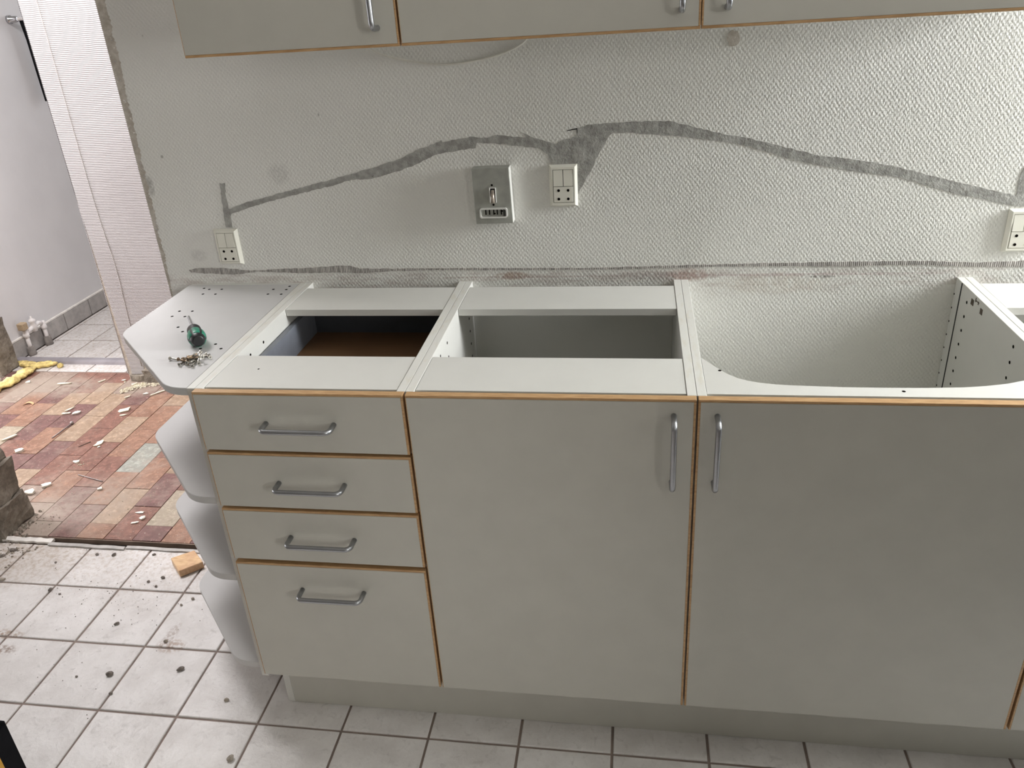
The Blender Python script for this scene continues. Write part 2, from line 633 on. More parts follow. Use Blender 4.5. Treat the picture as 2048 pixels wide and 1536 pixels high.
def tile_mesh(wd, dp, h, b, m):
    key = (round(wd, 4), round(dp, 4), h, b, m.name)
    if key in _tiles:
        return _tiles[key]
    bm = BM()
    lo = [bm.verts.new((sx * wd / 2, sy * dp / 2, -h)) for sx, sy in ((-1, -1), (1, -1), (1, 1), (-1, 1))]
    mid = [bm.verts.new((sx * wd / 2, sy * dp / 2, -b)) for sx, sy in ((-1, -1), (1, -1), (1, 1), (-1, 1))]
    up = [bm.verts.new((sx * (wd / 2 - b), sy * (dp / 2 - b), 0)) for sx, sy in ((-1, -1), (1, -1), (1, 1), (-1, 1))]
    bm.faces.new(up)
    for i in range(4):
        j = (i + 1) % 4
        bm.faces.new((lo[i], lo[j], mid[j], mid[i]))
        bm.faces.new((mid[i], mid[j], up[j], up[i]))
    me = bpy.data.meshes.new('tile')
    bm.to_mesh(me)
    bm.free()
    me.materials.append(m)
    _tiles[key] = me
    return me


def piece(name, me, loc, parent, rot=(0, 0, 0)):
    o = bpy.data.objects.new(name, me)
    COL.objects.link(o)
    o.parent = parent
    o.location = Vector(loc) - WORLD.get(parent.name, Vector((0, 0, 0)))
    o.rotation_euler = rot
    return o


# ------------------------------------------------------------------ the setting
YW = 0.5764      # face of the kitchen wall
ZC = 0.8565      # top of the base carcasses
TP, TX, TY = 0.2011, -0.0479, -0.0027

# kitchen floor: grout bed with one object per tile
bm = BM()
bx(bm, -3.2, 3.2, -3.2, 0.583, -0.06, -0.0035)
floor = struct('floor', bm, M['grout_dark'])
for i in range(-12, 13):
    for j in range(-7, 3):
        x0, y0 = TX + TP * i, TY + TP * j
        y1 = min(y0 + TP, 0.5745)
        if x0 > 0.24 and y0 > 0.15:
            continue
        wd, dp = TP - 0.0058, (y1 - y0) - 0.0058
        piece('tile', tile_mesh(wd, dp, 0.008, 0.0016, M['floor_tile']), (x0 + TP / 2, (y0 + y1) / 2, rnd.uniform(-0.0006, 0.0006)), floor,
              (rnd.uniform(-.002, .002), rnd.uniform(-.002, .002), 0))

bm = BM()
bx(bm, -1.25, -0.372, 0.575, 0.620, -0.062, -0.020)
obj('joint_bed', bm, M['black'], floor)  # plain black bed under the gap between the floors
# hall floor: running-bond quarry tiles laid lengthways
bm = BM()
bx(bm, -3.2, 3.2, 0.609, 1.765, -0.06, -0.0030)
floor2 = struct('floor', bm, M['grout_red'])
RED = {(-3, 2): 'D', (-3, 3): 'D', (-2, 2): 'O', (-2, 3): 'D', (-1, 0): 'B', (-1, 1): 'O', (-1, 2): 'P', (-1, 3): 'R',
       (0, 0): 'R', (0, 1): 'P', (0, 2): 'T', (0, 3): 'R', (1, -1): 'P', (1, 0): 'O', (1, 1): 'P', (1, 2): 'T', (1, 3): 'R',
       (2, -1): 'T', (2, 0): 'P', (2, 1): 'T', (2, 2): 'T', (2, 3): 'D', (3, -2): 'D', (3, -1): 'R', (3, 0): 'R', (3, 1): 'R', (3, 2): 'P', (3, 3): 'D',
       (4, -2): 'D', (4, -1): 'O', (4, 0): 'R', (4, 1): 'T', (4, 2): 'O', (4, 3): 'R', (5, -3): 'D', (5, -2): 'P', (5, -1): 'R', (5, 0): 'O', (5, 1): 'O', (5, 2): 'T',
       (6, -2): 'P', (6, -1): 'O', (6, 0): 'G', (6, 1): 'O', (6, 2): 'R', (7, -3): 'O', (7, -2): 'T', (7, -1): 'O', (7, 0): 'R', (7, 1): 'O',
       (8, -2): 'R', (8, -1): 'P', (8, 0): 'T', (8, 1): 'O', (9, -3): 'P', (9, -2): 'B', (9, -1): 'R', (10, -2): 'O', (10, -1): 'R', (11, -3): 'P', (11, -2): 'R'}
rr = random.Random(3)
for kx in range(-10, 22):
    x0 = -1.62 + 0.0975 * kx
    ph = 0.98 if kx % 2 == 0 else 1.0775
    ymax = 1.762 if x0 < -1.40 else 1.683
    for j in range(-3, 5):
        y0 = max(ph + 0.195 * j, 0.611)
        y1 = min(ph + 0.195 * (j + 1), ymax)
        if y1 - y0 < 0.012 or (x0 < -1.27 and y1 < 0.72):
            continue
        c = RED.get((kx, j)) or rr.choice('RROPPTD')
        piece('tile', tile_mesh(0.0975 - 0.0018, (y1 - y0) - 0.0018, 0.010, 0.0008, PAL[c]),
              (x0 + 0.04875, (y0 + y1) / 2, rr.uniform(-0.0008, 0.0008)), floor2, (rr.uniform(-.004, .004), rr.uniform(-.003, .003), 0))

# far room floor
bm = BM()
bx(bm, -2.6, 0.3, 1.765, 4.2, -0.06, -0.0030)
floor3 = struct('floor', bm, M['grout_dark'])
xs = [-1.889 + TP * i for i in range(-2, 8)]
ys = [1.768, 1.902, 2.118 - 0.0005] + [2.118 + TP * i for i in range(1, 11)]
for x0 in xs:
    for y0, y1 in zip(ys, ys[1:]):
        xa = max(x0, -2.112)
        if x0 + TP - xa < 0.02:
            continue
        piece('tile', tile_mesh(x0 + TP - xa - 0.0065, y1 - y0 - 0.0075, 0.008, 0.0014, M['floor_tile']), ((xa + x0 + TP) / 2, (y0 + y1) / 2, rr.uniform(-.0005, .0005)), floor3)

# kitchen back wall, its wallpaper, cement-filled chase, torn left edge, sealant line
bm = BM()
bx(bm, -0.372, 3.2, YW + 0.0012, 0.714, 0.0, 2.45)
wall_back = struct('wall_back', bm, M['raw_edge'])

r2 = random.Random(11)


def ragged(p, q, step, amp):
    p, q = Vector(p), Vector(q)
    L = (q - p).length
    n = max(1, int(L / step))
    nrm = Vector((-(q - p).y, (q - p).x)) / max(L, 1e-6)
    return [tuple(p.lerp(q, i / n) + (nrm * r2.uniform(-amp, amp) if i else Vector((0, 0)))) for i in range(n)]


bm = BM()
left = []
zz = 0.0
while zz < 2.45:
    bare = 0.004 + 0.020 * min(1, max(0, (zz - 0.75) / 0.75)) + 0.004 * (noise.noise((0, 0, zz * 9)) + noise.noise((3, 0, zz * 40)))
    left.append((-0.371 + max(0.0015, bare + (r2.uniform(-0.003, 0.003) if int(zz * 300) % 2 else 0)), zz))
    zz += 0.0035 if 0.75 < zz < 1.6 else 0.03
poly = [(3.1999, 0.0)] + left[:1] + left[1:] + [(left[-1][0], 2.4499), (3.1999, 2.4499)]
prism(bm, poly, 'y', YW, YW + 0.00115)
obj('wallpaper', bm, M['wallpaper'], wall_back)

CHASE = [(-0.1801, 0.9999), (-0.179, 1.0413), (-0.1747, 1.0759), (-0.1726, 1.1077), (-0.1664, 1.1051), (-0.1586, 1.1073), (-0.1633, 1.0756), (-0.1634, 1.0449), (-0.1582, 1.0448), (-0.1214, 1.0573), (-0.0534, 1.0728), (0.0053, 1.0858), (0.063, 1.0987), (0.1453, 1.1162), (0.2111, 1.1319), (0.2709, 1.1484), (0.3159, 1.1673), (0.3668, 1.1834), (0.3723, 1.1868), (0.376, 1.1818), (0.4113, 1.1885), (0.4438, 1.1917), (0.4755, 1.1883), (0.4941, 1.1934), (0.521, 1.1898), (0.5479, 1.1875), (0.5613, 1.1861), (0.5494, 1.1987), (0.566, 1.1907), (0.5902, 1.1811), (0.6254, 1.1686), (0.6368, 1.176), (0.6502, 1.1798), (0.6688, 1.1835), (0.6714, 1.1879), (0.6717, 1.1993), (0.694, 1.2073), (0.744, 1.2088), (0.7836, 1.2101), (0.8279, 1.2094), (0.8693, 1.2077), (0.9109, 1.1965), (0.9499, 1.1854), (0.9888, 1.1753), (1.0371, 1.1653), (1.0856, 1.1515), (1.1339, 1.1377), (1.1725, 1.1267), (1.2199, 1.1203), (1.2766, 1.1102), (1.3239, 1.1), (1.381, 1.0837), (1.4285, 1.0702), (1.4899, 1.0538), (1.5419, 1.0387), (1.5674, 1.0337), (1.5679, 1.0388), (1.5665, 1.0747), (1.5709, 1.0897), (1.5829, 1.0943), (1.75, 1.13), (1.75, 1.012), (1.6038, 1.0099), (1.5696, 1.011), (1.5178, 1.0236), (1.4471, 1.0402), (1.3748, 1.0644), (1.3269, 1.078), (1.2796, 1.0867), (1.2321, 1.0946), (1.1842, 1.1044), (1.1457, 1.1129), (1.0971, 1.1268), (1.053, 1.1429), (1.0188, 1.1538), (0.9799, 1.1625), (0.8922, 1.1754), (0.8332, 1.1824), (0.7837, 1.1877), (0.7489, 1.189), (0.7414, 1.1834), (0.7184, 1.1468), (0.6973, 1.1041), (0.6732, 1.0631), (0.6693, 1.0558), (0.6389, 1.0566), (0.6408, 1.1162), (0.6123, 1.1196), (0.6126, 1.1273), (0.6057, 1.1506), (0.6045, 1.1486), (0.5871, 1.1624), (0.5469, 1.1682), (0.4973, 1.1744), (0.4519, 1.1782), (0.4487, 1.1672), (0.4043, 1.162), (0.3618, 1.1567), (0.3275, 1.1443), (0.3049, 1.1336), (0.2627, 1.121), (0.2227, 1.1106), (0.2027, 1.1065), (0.1535, 1.1056), (0.1123, 1.0949), (0.0605, 1.0844), (-0.0025, 1.0715), (-0.0559, 1.0607), (-0.1105, 1.0472), (-0.1582, 1.0333), (-0.1625, 1.0259), (-0.1633, 0.9986)]
poly = []
for a, b in zip(CHASE, CHASE[1:] + CHASE[:1]):
    poly += ragged(a, b, 0.006, 0.0013)
bm = BM()
prism(bm, poly, 'y', YW - 0.0010, YW - 0.0001)
o = obj('cement_patch', bm, M['cement'], wall_back)
o['label'] = 'grey cement filling the wavy cable chase across the wallpaper'
SEAL = [(-0.3047, 0.8926), (-0.2738, 0.8975), (-0.207, 0.8967), (-0.1423, 0.8895), (-0.063, 0.8925), (0.0021, 0.8943), (0.0925, 0.8996), (0.1177, 0.8993), (0.1418, 0.8914), (0.2168, 0.8906), (0.3642, 0.8902), (0.5434, 0.8881), (0.7174, 0.8873), (0.8752, 0.8902), (0.996, 0.8923), (1.1142, 0.8932), (1.261, 0.8948), (1.4142, 0.894), (1.5148, 0.8893), (1.6219, 0.8924), (2.1, 0.892), (2.1, 0.880), (1.6246, 0.879), (1.5166, 0.8792), (1.4663, 0.882), (1.4155, 0.886), (1.3033, 0.8862), (1.2623, 0.8833), (1.1573, 0.8857), (0.9963, 0.8864), (0.8754, 0.8843), (0.7174, 0.8825), (0.5432, 0.8832), (0.3637, 0.8852), (0.216, 0.8843), (0.1527, 0.8799), (0.0642, 0.8821), (-0.0131, 0.8816), (-0.1165, 0.8866), (-0.1843, 0.8795), (-0.277, 0.8844), (-0.2996, 0.8859)]
poly = []
for a, b in zip(SEAL, SEAL[1:] + SEAL[:1]):
    poly += ragged(a, b, 0.006, 0.0009)
bm = BM()
prism(bm, poly, 'y', YW - 0.0014, YW - 0.0001)
o = obj('sealant_line', bm, M['sealant'], wall_back)
o['label'] = 'ragged grey line of old sealant where the worktop met the wall'
bm = BM()
prism(bm, [(0.9867 + 0.012 * math.cos(t) * r2.uniform(.8, 1.2), 1.362 + 0.017 * math.sin(t) * r2.uniform(.8, 1.1)) for t in [2 * PI * q / 14 for q in range(14)]], 'y', YW - 0.0015, YW - 0.0001)
o = obj('filler_patch', bm, M['raw_edge'], wall_back)
o['label'] = 'small round plaster blob under the upper cabinets'
bm = BM()
prism(bm, [(0.6500, 1.1972), (0.6520, 1.1962), (0.6712, 1.1990), (0.6716, 1.1905), (0.6727, 1.1905), (0.6724, 1.2012)], 'y', YW - 0.0013, YW - 0.0001)
o = obj('torn_gap', bm, M['hole'], wall_back)
o['label'] = 'dark torn slit at the upper left edge of the wide cement patch'
# torn scraps of wallpaper hanging at the bare edge and along the chase
bm = BM()
for q in range(60):
    z = r2.uniform(0.86, 1.52)
    x = -0.366 + 0.016 * r2.random() * min(1, max(0.2, (z - 0.7)))
    prism(bm, [(x + r2.uniform(-.0025, .0025), z + r2.uniform(-.0015, .0015)) for _ in range(3)], 'y', YW - 0.0006, YW + 0.0011)
o = obj('wallpaper_scraps', bm, M['wallpaper_hall'], wall_back)
o['kind'] = 'stuff'

# left remainder of the same wall: broken masonry jamb of the opening
bm = BM()
bx(bm, -3.2, -1.245, 0.585, 0.712, 0.0, 2.45)
wbl = struct('wall_back_left', bm, M['masonry'])


def rough_block(bm, x0, x1, y0, y1, z0, z1, amp, seed, cuts=2):
    t = BM()
    bx(t, x0, x1, y0, y1, z0, z1)
    bmesh.ops.subdivide_edges(t, edges=t.edges[:], cuts=cuts, use_grid_fill=True)
    for v in t.verts:
        n = noise.noise_vector(v.co * 16 + Vector((seed, 0, 0))) + 0.5 * noise.noise_vector(v.co * 40 + Vector((seed, 5, 0)))
        v.co += n * amp
    me = bpy.data.meshes.new('t')
    t.to_mesh(me)
    t.free()
    bm.from_mesh(me)
    bpy.data.meshes.remove(me)


z = 0.0
n = 0
while z < 2.4:
    h = 0.118 if n % 3 else 0.10
    bm = BM()
    lump = 0.030 if n == 0 else (0.012 if n == 1 else 0.0)
    rough_block(bm, -1.30, -1.186 + lump + r2.uniform(-.008, .006), 0.583 + r2.uniform(-.003, .004), 0.712 + r2.uniform(-.006, .006), z, z + h + 0.004, 0.013, n * 3.1, 5)
    obj('brick', bm, M['masonry'], wbl)
    z += h
    n += 1

# hall wall opposite the opening
bm = BM()
bx(bm, -1.4140, 3.2, 1.692, 1.83, 0.0, 2.45)
wh = struct('wall_hall', bm, M['raw_edge'])
bm = BM()
prism(bm, [(-1.3965, 0.032), (-1.336, 0.034), (-1.325, 0.11), (-1.30, 0.15), (-1.20, 0.17), (2.44, 0.17), (2.44, 2.44), (-1.4165, 2.44), (-1.4165, 0.85), (-1.406, 0.47)], 'y', 1.690, 1.6918)
bx(bm, -1.4163, -1.4143, 1.690, 1.832, 0.032, 2.44)
obj('wallpaper', bm, M['wallpaper_hall'], wh)
bm = BM()
tube(bm, [(-1.340 + 0.012 * math.exp(-((z - 0.52) / 0.16) ** 2) + 0.0012 * math.sin(z * 5), 1.6897, z) for z in [0.07 + 0.1 * q for q in range(24)]], 0.0016, 6)
obj('corner_bead', bm, M['strip_grey'], wh)
bm = BM()
rough_block(bm, -1.400, -1.15, 1.676, 1.694, 0.0, 0.030, 0.005, 4, 6)
rough_block(bm, -1.33, -0.95, 1.670, 1.694, 0.0, 0.060, 0.008, 9, 6)
obj('bare_plaster', bm, M['masonry'], wh)

# left part of the hall wall (rough jamb of the doorway to the far room)
bm = BM()
bx(bm, -3.2, -2.13, 1.70, 1.83, 0.0, 2.45)
whl = struct('wall_hall_left', bm, M['masonry'])
for q in range(9):
    bm = BM()
    rough_block(bm, -2.20, -2.098 + (0.03 if q == 0 else r2.uniform(-.012, .008)), 1.697, 1.822, q * 0.26 + 0.002, q * 0.26 + 0.255, 0.014, 30 + q * 2.3, 4)
    obj('brick', bm, M['masonry'], whl)

# far room
bm = BM()
bx(bm, -2.26, -2.125, 1.832, 4.2, 0.0, 2.45)
wl = struct('wall_left', bm, M['smooth_wall'])
bm = BM()
bx(bm, -2.60, 0.3, 4.2, 4.32, 0.0, 1.25)
bx(bm, -2.60, 0.3, 4.2, 4.32, 2.25, 2.45)
bx(bm, -2.60, -1.75, 4.2, 4.32, 1.25, 2.25)
bx(bm, -0.75, 0.3, 4.2, 4.32, 1.25, 2.25)
struct('wall_far', bm, M['smooth_wall'])
bm = BM()
bx(bm, 0.05, 0.17, 1.832, 4.2, 0.0, 2.45)
struct('wall_far_right', bm, M['smooth_wall'])
bm = BM()
bx(bm, -2.1249, -2.1175, 1.83, 4.19, 0.0, 0.0885)
sk = struct('baseboard_left', bm, M['collar'])
bm = BM()
bx(bm, -2.1249, -2.1130, 1.83, 4.19, 0.0887, 0.0990, bev=0.002)
obj('top_strip', bm, M['strip_white'], sk)
ysk = [1.835, 2.073, 2.247, 2.453] + [2.453 + 0.201 * q for q in range(1, 9)]
for a, b in zip(ysk, ysk[1:]):
    bm = BM()
    bx(bm, -2.1195, -2.1128, a + 0.0030, b - 0.0030, 0.002, 0.0875, bev=0.001)
    obj('tile', bm, M['skirting'], sk)

# shell out of view: right wall with two windows, rear wall, hall ends, ceiling with skylight
WZ0, WZ1 = 1.02, 2.08
bm = BM()
bx(bm, 2.7, 3.0, -3.2, -2.60, 0, 2.45)
bx(bm, 2.7, 3.0, -1.95, -0.40, 0, 2.45)
bx(bm, 2.7, 3.0, -2.60, -1.95, 0, WZ0)
bx(bm, 2.7, 3.0, -2.60, -1.95, WZ1, 2.45)
bx(bm, 3.0, 3.5, -0.55, -0.40, 0, 2.45)
bx(bm, 3.2, 3.5, -0.40, 0.04, 0, 2.45)
bx(bm, 3.2, 3.5, 0.54, 1.83, 0, 2.45)
bx(bm, 3.2, 3.5, 0.04, 0.54, 0, 1.15)
bx(bm, 3.2, 3.5, 0.04, 0.54, 2.28, 2.45)
struct('wall_right', bm, M['room_paint'])
for nm, xw, a, b, z0, z1 in (('window_1', 2.85, -2.60, -1.95, WZ0, WZ1), ('window_2', 3.36, 0.04, 0.54, 1.15, 2.28)):
    bm = BM()
    for d in ((xw, xw + .06, a, a + .04, z0, z1), (xw, xw + .06, b - .04, b, z0, z1), (xw, xw + .06, a + .04, b - .04, z0, z0 + .05), (xw, xw + .06, a + .04, b - .04, z1 - .05, z1)):
        bx(bm, *d)
    struct(nm, bm, M['wall_white'])
bm = BM()
bx(bm, -3.35, 3.0, -3.35, -3.2, 0, 2.45)
struct('wall_rear', bm, M['room_paint'])
bm = BM()
bx(bm, -3.35, -3.2, -3.2, 0.17, 0, 2.45)
bx(bm, -3.35, -3.2, 0.17, 0.51, 0, 0.28)
bx(bm, -3.35, -3.2, 0.17, 0.51, 1.42, 2.45)
bx(bm, -3.35, -3.2, 0.51, 0.75, 0, 2.45)
bx(bm, -3.35, -3.2, 1.65, 1.83, 0, 2.45)
bx(bm, -3.35, -3.2, 0.75, 1.65, 2.3, 2.45)
struct('wall_hall_end', bm, M['room_paint'])
bm = BM()
for d in ((-3.30, -3.24, .75, .80, 0, 2.3), (-3.30, -3.24, 1.60, 1.65, 0, 2.3), (-3.30, -3.24, .80, 1.60, 2.25, 2.3), (-3.30, -3.24, .80, 1.60, 0, 0.3)):
    bx(bm, *d)
struct('door_1', bm, M['wall_white'])
bm = BM()
for d in ((-3.30, -3.24, .17, .20, .28, 1.42), (-3.30, -3.24, .48, .51, .28, 1.42), (-3.30, -3.24, .20, .48, 1.38, 1.42), (-3.30, -3.24, .20, .48, .28, .32)):
    bx(bm, *d)
struct('added_fill_frame', bm, M['wall_white'])  # unseen frame made up around the added shelf fill
bm = BM()
bx(bm, -3.35, 3.5, -3.35, 0.78, 2.45, 2.6)
bx(bm, -3.35, 3.5, 1.32, 4.32, 2.45, 2.6)
bx(bm, -3.35, -1.75, 0.78, 1.32, 2.45, 2.6)
bx(bm, -0.61, 3.5, 0.78, 1.32, 2.45, 2.6)
struct('ceiling', bm, M['ceiling'])

# ------------------------------------------------------------------ cabinet parts


def handle_mesh(name, L, axis, parent, cx, cz, y0, label=None):
    """bow handle standing 31 mm off a front whose face is at y0"""
    bm = BM()
    so, rb = 0.0315, 0.011
    pts = [(-L / 2, 0), (-L / 2, so - rb)]
    pts += [(-L / 2 + rb - rb * math.cos(t), so - rb + rb * math.sin(t)) for t in [PI / 2 * q / 6 for q in range(1, 7)]]
    pts += [(0, so)] + [(-p[0], p[1]) for p in pts[::-1]]
    P = [(cx + s, y0 - d + 0.0004, cz) if axis == 'x' else (cx, y0 - d + 0.0004, cz + s) for s, d in pts]
    tube(bm, P, 0.0049, 14)
    return obj(name, bm, M['steel_handle'], parent)


def front(name, parent, x0, x1, z0, z1, y0, top=0.0052, bot=0.0, lft=0.0014, rgt=0.0042, th=0.0147):
    """laminate front with oak lipping; x0..z1 is the laminate face"""
    bm = BM()
    bx(bm, x0, x1, y0, y0 + th, z0, z1, bev=0.0003)
    d = obj(name, bm, M['front'], parent)
    if top:
        box_obj('edge_strip', (x0 - lft, x1 + rgt, y0 - 0.0001, y0 + th, z1 + 0.0002, z1 + top), M['oak'], d, 0.0007)
    if bot:
        box_obj('edge_strip', (x0 - lft, x1 + rgt, y0 - 0.0001, y0 + th, z0 - bot, z0 - 0.0002), M['oak'], d, 0.0007)
    if lft:
        box_obj('edge_strip', (x0 - lft, x0 - 0.0001, y0 - 0.0001, y0 + th, z0, z1), M['oak'], d, 0.0003)
    if rgt:
        box_obj('edge_strip', (x1 + 0.0001, x1 + rgt, y0 - 0.0001, y0 + th, z0, z1), M['oak'], d, 0.0005)
    return d


_hole = {}


def hole(parent, p, axis, r=0.0033):
    key = (axis, r)
    if key not in _hole:
        bm = BM()
        lathe(bm, [(-0.0002, r), (0.00025, r), (0.00025, r * 0.85), (0.0001, r * 0.8)], 12)
        if axis == 'x':
            bmesh.ops.rotate(bm, verts=bm.verts, matrix=Matrix.Rotation(PI / 2, 3, 'Y'))
        if axis == '-x':
            bmesh.ops.rotate(bm, verts=bm.verts, matrix=Matrix.Rotation(-PI / 2, 3, 'Y'))
        me = bpy.data.meshes.new('drill_hole')
        bm.to_mesh(me)
        bm.free()
        me.materials.append(M['hole'])
        _hole[key] = me
    return piece('drill_hole', _hole[key], p, parent)


PT = 0.0157      # panel thickness
YC = 0.0153      # front of carcass
ZB = 0.157


def side(t, x0, back=YW - 0.0004, z0=ZB, z1=ZC, y0=YC):
    bm = BM()
    fs = bx(bm, x0, x0 + PT, y0, back, z0, z1, bev=0.0006)
    o = obj('side_panel', bm, [M['laminate'], M['edge_white']], t)
    for p in o.data.polygons:
        if p.normal.z > 0.8:
            p.material_index = 1
    return o


def rails(t, x0, x1):
    box_obj('front_rail', (x0, x1, 0.0225, 0.1585, ZC - PT - 0.0008, ZC - 0.0008), M['laminate'], t)
    box_obj('back_rail', (x0, x1, 0.401, 0.538, ZC - PT - 0.0008, ZC - 0.0008), M['laminate'], t)


def carcass(t, x0, x1, back=True):
    a, b = side(t, x0 + 0.0003), side(t, x1 - PT - 0.0003)
    box_obj('bottom_panel', (x0 + PT + 0.0006, x1 - PT - 0.0006, YC, 0.54, ZB, ZB + PT), M['laminate'], t)
    if back:
        box_obj('back_panel', (x0 + PT + 0.0006, x1 - PT - 0.0006, 0.5555, 0.5595, ZB + PT, ZC - 0.03), M['laminate'], t)
    return a, b


# ---- open end shelf unit
t = thing('end_shelf', 'white open end shelf unit with rounded shelves beside the drawer unit', 'shelf unit', (-0.15, 0.29, 0.14))
sp = side(t, -0.0159, z0=0.135)
TOP = [(-0.0165, 0.5655), (-0.3070, 0.5655), (-0.3070, 0.2660), (-0.0560, 0.0165), (-0.0165, 0.0165)]
LOW = [(-0.0165, 0.5655), (-0.2865, 0.5655), (-0.2865, 0.2490), (-0.0700, 0.0165), (-0.0165, 0.0165)]


def shelf_prism(name, z1, plan, th=PT):
    poly = rounded(plan, [0, 0, 0.065, 0.075, 0], 12)
    bm = BM()
    fs = prism(bm, poly, 'z', z1 - th, z1)
    bmesh.ops.bevel(bm, geom=[e for e in bm.edges if abs(e.verts[0].co.z - e.verts[1].co.z) < 1e-6], offset=0.0008, segments=2, affect='EDGES')
    return obj(name, bm, M['shelf'], t)


tp_ = shelf_prism('top_panel', ZC - 0.0003, TOP)
for z in (0.6125, 0.419, 0.173):
    shelf_prism('shelf', z, LOW)
box_obj('back_panel', (-0.305, -0.0165, 0.5665, YW - 0.0006, 0.14, ZC - 0.0005), M['laminate'], t)
for x, y in [(-0.255, 0.542), (-0.237, 0.534), (-0.204, 0.534), (-0.237, 0.502), (-0.204, 0.501), (-0.068, 0.531), (-0.034, 0.529), (-0.035, 0.552), (-0.068, 0.499), (-0.034, 0.498), (-0.238, 0.392), (-0.206, 0.392), (-0.239, 0.361), (-0.207, 0.360), (-0.190, 0.299), (-0.166, 0.275), (-0.057, 0.211), (-0.034, 0.189), (-0.079, 0.189)]:
    hole(tp_, (x, y, ZC - 0.0003), 'z')

# ---- drawer unit
t = thing('drawer_cabinet', 'white base cabinet with four drawers, its worktop removed', 'cabinet', (0.2, 0.29, ZB))
a, b = carcass(t, 0.0, 0.4)
rails(t, 0.0168, 0.3832)
for y in (0.273, 0.209):
    hole(a, (0.0161, y, 0.833), 'x')
hole(t, (0.088, 0.099, ZC - 0.0008), 'z', 0.002)
for z0, z1, hz in ((0.7349, 0.8515, 0.7945), (0.6065, 0.7235, 0.6645), (0.4776, 0.595, 0.537), (0.1575, 0.463, 0.405)):
    d = front('drawer', t, 0.003, 0.3945, z0, z1, 0.0)
    handle_mesh('handle', 0.130, 'x', d, 0.1995, hz, 0.0)
    bm = BM()
    zb, zt = z0 + 0.014, z0 + 0.082
    bx(bm, 0.0290, 0.0315, 0.0165, 0.520, zb, zt)
    bx(bm, 0.3685, 0.3710, 0.0165, 0.520, zb, zt)
    bx(bm, 0.0195, 0.0290, 0.0165, 0.520, zt - 0.004, zt)
    bx(bm, 0.3710, 0.3805, 0.0165, 0.520, zt - 0.004, zt)
    bx(bm, 0.0315, 0.3685, 0.516, 0.520, zb, zt, mi=1)
    o = obj('drawer_box', bm, [M['drawer_grey'], M['drawer_shade']], d)
    box_obj('drawer_bottom', (0.0318, 0.3682, 0.017, 0.5155, zb - 0.012, zb + 0.001), M['drawer_wood'], d, 0)

# ---- 50 cm unit
t = thing('door_cabinet', 'white base cabinet with one door and open top between drawers and sink unit', 'cabinet', (0.65, 0.29, ZB))
a, b = carcass(t, 0.4, 0.9)
rails(t, 0.4168, 0.8832)
for y, z in [(0.280, 0.830), (0.216, 0.830), (0.280, 0.798), (0.503, 0.791), (0.503, 0.759), (0.503, 0.727), (0.503, 0.695)]:
    hole(a, (0.4161, y, z), 'x')
d = front('door', t, 0.4045, 0.8945, ZB, 0.8515, 0.0)
handle_mesh('handle', 0.131, 'z', d, 0.8625, 0.7605, 0.0)

# ---- sink unit
t = thing('sink_cabinet', 'white sink base cabinet with a wide cut-out in its open top', 'cabinet', (1.2, 0.29, ZB))
a, b = carcass(t, 0.9, 1.5, back=False)
CUT = [(0.9168, 0.163), (0.9235, 0.152), (0.933, 0.136), (0.946, 0.114), (0.958, 0.097), (0.972, 0.083), (0.988, 0.073), (1.007, 0.066), (1.03, 0.061), (1.056, 0.058), (1.137, 0.0535), (1.20, 0.053), (1.27, 0.0545), (1.324, 0.058), (1.36, 0.064), (1.395, 0.073), (1.424, 0.085), (1.445, 0.10), (1.462, 0.12), (1.474, 0.14), (1.4832, 0.163)]
bm = BM()
prism(bm, CUT + [(1.4832, 0.0225), (0.9168, 0.0225)], 'z', ZC - PT - 0.0008, ZC - 0.0008)
o = obj('cutout_rail', bm, M['laminate'], t)
o['label'] = 'front top rail sawn out in a wide curve for the sink bowl'
for x, y in ((0.945, 0.111), (1.228, 0.041)):
    hole(o, (x, y, ZC - 0.0008), 'z', 0.003)
for q in range(8):
    hole(b, (1.4839, 0.502, 0.827 - 0.032 * q), '-x')
    hole(b, (1.4839, 0.573, 0.819 - 0.032 * q), '-x', 0.0022)
    hole(b, (1.4839, 0.271, 0.831 - 0.032 * q), '-x')
bm = BM()
bx(bm, 1.4832, 1.4841, 0.5395, 0.5435, ZB, ZC - 0.001)
obj('back_groove', bm, M['black'], t)
bm = BM()
bx(bm, 0.9160, 0.9168, 0.5395, 0.5435, ZB, ZC - 0.001)
obj('back_groove', bm, M['black'], t)
for y, z in ((0.476, 0.838), (0.428, 0.836)):
    bm = BM()
    rough_block(bm, 1.4833, 1.4843, y - 0.006, y + 0.006, z - 0.006, z + 0.006, 0.001, y * 90, 2)
    obj('torn_spot', bm, M['bracket_iron'], t)
bm = BM()
for dims in ((1.4834, 1.4842, 0.444, 0.464, 0.8465, 0.8485), (1.4834, 1.4842, 0.460, 0.463, 0.844, 0.853), (1.4834, 1.4842, 0.446, 0.449, 0.843, 0.850)):
    bx(bm, *dims)
obj('torn_spot', bm, M['bracket_iron'], t)
d = front('door', t, 0.9055, 1.4935, ZB, 0.8515, 0.0, lft=0.0038)
handle_mesh('handle', 0.130, 'z', d, 0.9330, 0.7615, 0.0)

# ---- next unit at the right
t = thing('corner_cabinet', 'white base cabinet to the right of the sink unit, cut off by the frame', 'cabinet', (1.8, 0.29, ZB))
carcass(t, 1.5, 2.1)
rails(t, 1.5168, 2.0832)
d = front('door', t, 1.5055, 2.0935, ZB, 0.8515, 0.0, lft=0.0032)
handle_mesh('handle', 0.130, 'z', d, 2.06, 0.7615, 0.0)

